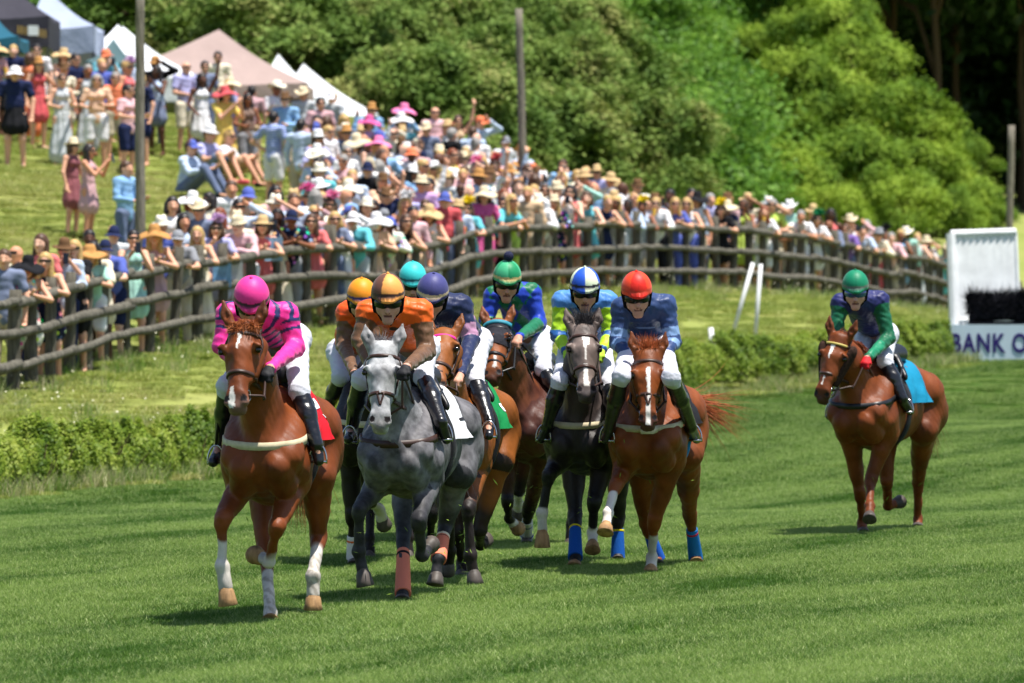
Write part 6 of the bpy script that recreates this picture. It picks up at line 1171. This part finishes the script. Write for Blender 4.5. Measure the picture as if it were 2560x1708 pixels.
# people who stand out in the photo: column, foot row, turn, size, look
KNOWN = [
 (35, 388, 0, 1.06, mk(topc='navy', bk='skirt', botc='black', hat='cap', hatc='white', pose='stand', fat=1.12)), (88, 345, .5, .98, mk(sex='f', bk='dress', tk='tank', topc='red', hair='long', hairc='auburn', pose='akimbo', hat='straw hat', hatc='tan')), (142, 388, .4, 1.0, mk(sex='f', bk='maxi', tk='tank', topc='pale grey', hair='bun', pose='hold')),
 (172, 340, .8, 1.02, mk(topc='navy', bk='shorts', botc='grey', pose='hold', hair='short', hairc='dark')), (222, 385, .1, 1.0, mk(sex='f', topc='peach', bk='shorts', botc='white', pose='hold', hair='bob', hairc='grey', fat=1.12)), (264, 372, .3, .97, mk(topc='orange', bk='shorts', botc='khaki', hair='short', hairc='grey')),
 (293, 408, 1.0, .98, mk(sex='f', topc='light pink', bk='shorts', botc='navy', pose='hold', hair='bun', hairc='dark', fat=1.1)), (425, 356, .7, 1.04, mk(topc='lavender', bk='shorts', botc='cream', pose='hold', hair=None, hat=None)), (470, 345, .2, 1.0, mk(topc='slate blue', bk='trousers', botc='denim blue', hair='short', hairc='dark')),
 (515, 425, .7, 1.04, mk(sex='f', bk='dress', tk='short', topc='yellow', hat='sun hat', hatc='red', hair='bob', hairc='dark', pose='phone', item=None, fat=1.12)), (568, 425, .4, 1.0, mk(sex='f', tone=3, topc='brown', bk='shorts', botc='grey', tk='tank', hair='long', hairc='dark', pose='hold')), (628, 478, 2.6, 1.03, mk(topc='blue striped', bk='shorts', botc='white', hair='short', hairc='dark', pose='akimbo')),
 (735, 440, .3, 1.04, mk(topc='dusty rose', bk='shorts', botc='denim blue', hair='short', hairc='dark')), (432, 455, 1.1, 1.05, mk(topc='pale blue', tk='long', bk='trousers', botc='denim blue', hat='cap', hatc='royal blue', pose='sit', glasses=False)), (475, 425, .9, 1.1, mk(topc='lavender', bk='shorts', botc='slate blue', hat='fedora', hatc='white', pose='sit')), (520, 430, 1.2, 1.1, mk(topc='white', bk='shorts', botc='tan', pose='sit', hair='short', hairc='blond')),
 (690, 500, 2.8, 1.0, mk(topc='pale blue', tk='long', bk='trousers', botc='khaki', hair='short', hairc='dark')), (795, 520, .1, 1.02, mk(topc='slate blue', tk='long', bk='trousers', botc='khaki', hat='straw hat', hatc='tan', tone=2)), (868, 545, 0, 1.0, mk(sex='f', topc='cream', tk='short', bk='trousers', botc='white', hat='sun hat', hatc='pink', hair='long', hairc='blond')), (845, 480, .6, 1.0, mk(sex='f', bk='dress', tk='tank', topc='lilac', hat='sun hat', hatc='magenta', hair='bob')),
 (998, 460, .2, 1.06, mk(topc='light pink', bk='trousers', botc='khaki', pose='hold', hair=None)), (1100, 480, .9, 1.05, mk(topc='pale blue', tk='long', bk='trousers', botc='navy', hat='cap', hatc='orange', pose='shade')), (1085, 500, 2.9, 1.02, mk(topc='pinstriped blue', tk='long', bk='trousers', botc='grey')), (960, 520, 2.2, .95, mk(topc='navy', bk='shorts', botc='grey', hair='short')), (1160, 520, .4, 1.0, mk(topc='white', tk='long', bk='trousers', botc='grey', hat='cap', hatc='grey')),
 (203, 552, 1.3, .93, mk(sex='f', bk='dress', tk='tank', topc='dusty rose', hair='long', hairc='dark', pose='phone', item='phone', tone=2)), (166, 560, 1.0, .93, mk(sex='f', bk='dress', tk='tank', topc='maroon', hat='straw hat', hatc='pale straw', hair='bob')), (288, 600, 1.0, 1.0, mk(topc='sky blue', tk='long', bk='trousers', botc='denim blue', hair='short', hairc='brown', pose='hold', glasses=False)), (920, 470, .3, 1.0, mk(sex='f', topc='white', bk='skirt', botc='pale grey', hat='sun hat', hatc='white', hair='bob')), (500, 320, 0, 1.0, mk(topc='cream', tk='long', hair='short', hairc='dark')),
 (1050, 470, .3, 1.0, mk(sex='f', topc='tan', bk='trousers', botc='tan', tk='tank', pose='raised', hair='long', hairc='brown')),
]
for dx, fy, rz, sc, a in KNOWN:
    x, y = row_y(dx, fy); a['shoes'] = 1; a['shc'] = random.randrange(5)
    if dx in (203, 166, 288): y = {203: 97, 166: 97.5, 288: 92}[dx]; x = (dx - 1175) / 13622 * y
    person(x, y, rz, sc, **a)
# along the rail: column, look
RAIL = {(-8): mk(hair='short', hairc='brown', topc='slate blue', glasses=False, pose='stand'), 52: mk(sex='f', bk='dress', tk='tank', topc='floral white', hat='sun hat', hatc='black', hair='bob', hairc='brown', pose='lean'), 104: mk(sex='f', bk='dress', tk='tank', topc='floral navy', hair='long', hairc='blond', pose='lean'), 133: mk(topc='pale blue', tk='long', bk='trousers', botc='navy', hat='straw hat', hatc='brown', pose='hold', item=None), 165: mk(sex='f', bk='dress', tk='short', topc='black', hair='long', hairc='blond', pose='phone', item='phone'),
        205: mk(sex='f', topc='mint', bk='shorts', botc='white', hat='sun hat', hatc='tan', hair='bob', hairc='blond', pose='lean', tk='short'), 250: mk(topc='royal blue', bk='shorts', botc='navy', hat='cap', hatc='navy', pose='leanone', tone=0), 300: mk(sex='f', topc='mint', bk='dress', tk='tank', hair='bun', hairc='dark', pose='phone', item='phone'), 345: mk(sex='f', bk='dress', tk='tank', topc='dusty rose', hat='sun hat', hatc='tan', hair='long', hairc='blond', pose='lean'), 405: mk(topc='grey', bk='trousers', botc='khaki', hat='cap', hatc='grey', pose='leanone'),
        452: mk(sex='f', bk='maxi', tk='tank', topc='cream', hair='long', hairc='blond', pose='lean', glasses=False), 492: mk(sex='f', bk='dress', tk='short', topc='lavender', hat='feather fascinator', hatc='lilac', hair='bob', pose='leanone'), 535: mk(topc='cream', hat='fedora', hatc='pale straw', bk='trousers', botc='khaki', pose='hold'), 600: mk(sex='f', bk='dress', tk='tank', topc='coral', hat='straw hat', hatc='straw', hair='bob', pose='lean'), 660: mk(topc='floral navy', bk='trousers', botc='grey', hat='cap', hatc='navy', pose='lean', tone=3), 712: mk(sex='f', bk='dress', tk='short', topc='coral', hair='long', hairc='brown', pose='lean'),
        760: mk(topc='slate blue', bk='trousers', botc='denim blue', hair='bob', hairc='blond', sex='f', pose='lean', tk='short'), 815: mk(topc='turquoise', tk='long', bk='trousers', botc='pale grey', hat='cap', hatc='white', pose='leanone'), 985: mk(sex='f', topc='white', bk='trousers', botc='white', hat='sun hat', hatc='straw', hair='bob', pose='lean', tk='tank'), 1075: mk(sex='f', bk='dress', tk='short', topc='turquoise', hat='feather fascinator', hatc='yellow', hair='bob', pose='leanone'), 1110: mk(sex='f', bk='dress', tk='short', topc='magenta', hat='sun hat', hatc='pale straw', hair='bob', pose='stand', say='behind the rail'),
        1165: mk(topc='lime', bk='trousers', botc='lime', hair='short', hairc='dark', pose='lean'), 1240: mk(topc='white', tk='long', bk='trousers', botc='khaki', hat='cowboy hat', hatc='cream', pose='lean'), 1545: mk(topc='royal blue', bk='trousers', botc='royal blue', hair='long', sex='f', hairc='blond', pose='lean', tk='short'), 1580: mk(sex='f', topc='white', bk='trousers', botc='royal blue', hair='bob', hairc='blond', pose='lean', tk='tank'), 1655: mk(sex='f', bk='dress', tk='short', topc='black', hat='feather fascinator', hatc='yellow', hair='bob', pose='lean'), 1752: mk(sex='f', topc='white', bk='shorts', botc='white', tk='short', hair='long', hairc='auburn', pose='leanone', glasses=False, item='cup'),
        1870: mk(sex='f', bk='dress', tk='short', topc='white', hat='feather fascinator', hatc='green', hair='bob', pose='lean'), 1945: mk(topc='purple', bk='trousers', botc='denim blue', hair='short', pose='lean'), 2010: mk(topc='cream', tk='long', bk='trousers', botc='red', hat='straw hat', hatc='grey', pose='lean')}
fx = np.interp
def fence_at_col(dx):
    us_ = np.linspace(0, fs[-1], 1500); px = np.array([np.interp(us_, fs, fl_[:, 0]), np.interp(us_, fs, fl_[:, 1])]); col_ = px[0] / px[1] * 13622 + 1175; i = int(np.argmin(np.abs(col_ - dx))); return px[0][i], px[1][i]
for dx, a in RAIL.items(): x, y = fence_at_col(dx); person(x, y + .58 + (.5 if a['pose'] in ('stand', 'hold') else 0), random.gauss(0, .15), random.uniform(.96, 1.03), **a)
taken = sorted(RAIL)
dx = 20
while dx < 2185:
    near_ = min(abs(dx - t) for t in taken)
    if near_ > 17 and (dx > 480 or random.random() < .3):
        x, y = fence_at_col(dx); a = rand_attr(random.choice(['lean', 'lean', 'lean', 'leanone', 'leanone', 'phone', 'hold', 'stand'])); person(x, y + (.55 if a['pose'].startswith('lean') else random.uniform(.8, 1.0)), random.gauss(0, .3), random.uniform(.93, 1.05), **a)
    dx += random.uniform(27, 40) if dx > 480 else 34
# second row
dx = 40
while dx < 2150:
    x, y = fence_at_col(dx); y += random.uniform(1.3, 2.1)
    if dx > 350 or random.random() < .45: a = rand_attr(random.choice(['stand', 'hold', 'phone', 'stand', 'shade', 'hold'])); person((dx - 1175) / 13622 * y, y, random.gauss(0, .4), random.uniform(.95, 1.06), **a)
    dx += random.uniform(34, 52) if dx > 350 else 55
dx = 395
while dx < 800:
    x, y = fence_at_col(dx); y += random.uniform(2.6, 5.0); a = rand_attr(random.choice(['stand', 'hold', 'stand', 'phone'])); person((dx - 1175) / 13622 * y, y, random.gauss(.2, .5), random.uniform(.95, 1.06), **a); dx += random.uniform(36, 62)
# the crowd on the bank
spots = [(p_[0], p_[1]) for p_ in [row_y(k[0], k[1]) for k in KNOWN]]
def too_close(x, y): return any(abs(x - a) < .44 and abs(y - b_) < .9 for a, b_ in spots)
cand = []
for _ in range(9000):
    dx = random.uniform(-15, 1480)
    lo = 111.5 if dx < 330 else 113 if dx < 720 else fence_at_col(dx)[1] + 3.2
    hi = 119 if dx < 430 else 123 if dx < 900 else 122 if dx < 1150 else np.interp(dx, [1150, 1330, 1480], [122, 116, 112])
    if hi <= lo: continue
    y = random.uniform(lo, hi); x = (dx - 1175) / 13622 * y
    hr_ = 644.4 + (CAMZ - gz(x, y) - 1.68) / y * 13622
    if hr_ < np.interp(dx, [0, 120, 300, 430, 560, 700, 900, 1100, 1300, 1480], [95, 105, 125, 150, 190, 208, 245, 295, 375, 415]): continue
    if too_close(x, y): continue
    spots.append((x, y)); cand.append((x, y))
random.shuffle(cand); cand.sort(key=lambda p: p[1]); room = 296 - NP[0]
print("CROWD", NP[0], len(cand))
if len(cand) > room: idx = sorted(random.sample(range(len(cand)), room)); cand = [cand[i] for i in idx]
for x, y in cand:
    a = rand_attr(random.choice(['stand', 'stand', 'hold', 'hold', 'akimbo', 'phone', 'shade', 'hold', 'akimbo', 'raised'] if random.random() < .5 else ['stand', 'hold'])); a['shoes'] = int(y < 110); a['shc'] = random.randrange(5); person(x, y, random.gauss(.15, .6) + (3.0 if random.random() < .08 else 0), random.uniform(.95, 1.06), **a)
# small things among them
def camp_chair():
    x, y = fence_at_col(95); y += 2.2; x = (95 - 1175) / 13622 * y; z = gz(x, y); r = empty("camp_chair", (x, y, z)); 
    mb = MB(); mb.grid(np.array([[(-.22 + .44 * j / 5, .18 + .02 * i, .42 + .45 * i / 4 - .03 * math.sin(j / 5 * 3.14)) for j in range(6)] for i in range(5)])); mb.grid(np.array([[(-.22 + .44 * j / 5, -.2 + .38 * i / 4, .42 - .05 * math.sin(j / 5 * 3.14)) for j in range(6)] for i in range(5)])); mb.build("seat", MP['red'], r, True)
    for sx in (-1, 1):
        for a_, b_ in (((-.22, .2), (-.22, -.2)), ((-.22, -.2), (-.22, .2))): mb = MB(); mb.tube([(sx * .23, a_[1], 0), (sx * .23, b_[1], .45)], .012, 5); mb.build("leg", MP['black'], r)
        mb = MB(); mb.tube([(sx * .23, .2, .42), (sx * .23, .24, .9)], .012, 5); mb.build("back_post", MP['black'], r)
    tag(r, "red folding camp chair behind the rail at the far left", "chair")
camp_chair()
def paper(dx, dy, c, lab):
    x, y = fence_at_col(dx); y -= .12; p = atd(dx, dy, y); G = np.array([[(p[0] - .13 + .26 * j / 4, p[1] + .03 * math.sin(j), p[2] - .17 + .34 * i / 3) for j in range(5)] for i in range(4)]); mb = MB(); mb.grid(G); mb.grid(G[::-1] + A3(0, .004, 0)); tag(mb.build("programme", c, None, True, off=p, loc=tuple(p)), lab, "booklet", "race programmes at the rail")
paper(510, 632, mat("blue_cover", S(120, 170, 215), .5, .3, noise=(8, .6, 1.2)), "pale blue race programme hanging over the rail"); paper(536, 628, mat("white_cover", S(232, 232, 236), .5, .3, noise=(9, .7, 1.05)), "white race programme beside the pale blue one"); paper(628, 572, mat("blue_page", S(150, 190, 225), .5, .3, noise=(8, .6, 1.2)), "blue and white booklet held above the rail")
# turf thrown up by the hooves
C = []; 
for k, hr in HR.items():
    for leg, kn, fe in hr['bands']: n = 9; C.append(fe + RNG.normal(0, .25, (n, 3)) + A3(0, .1, .05))
C = np.concatenate(C); C = C[C[:, 2] > .08]; Nn = RNG.normal(size=C.shape); Nn /= np.linalg.norm(Nn, axis=1)[:, None]; V, F = leaf_quads(C, Nn, .026, .14)
tag(link("grass_clippings", np_mesh("grass_clippings", V, F, False), mat("cut_grass", S(130, 160, 60), .7, .2)), "loose grass clippings kicked up by the galloping hooves", "grass clippings", kind="stuff")
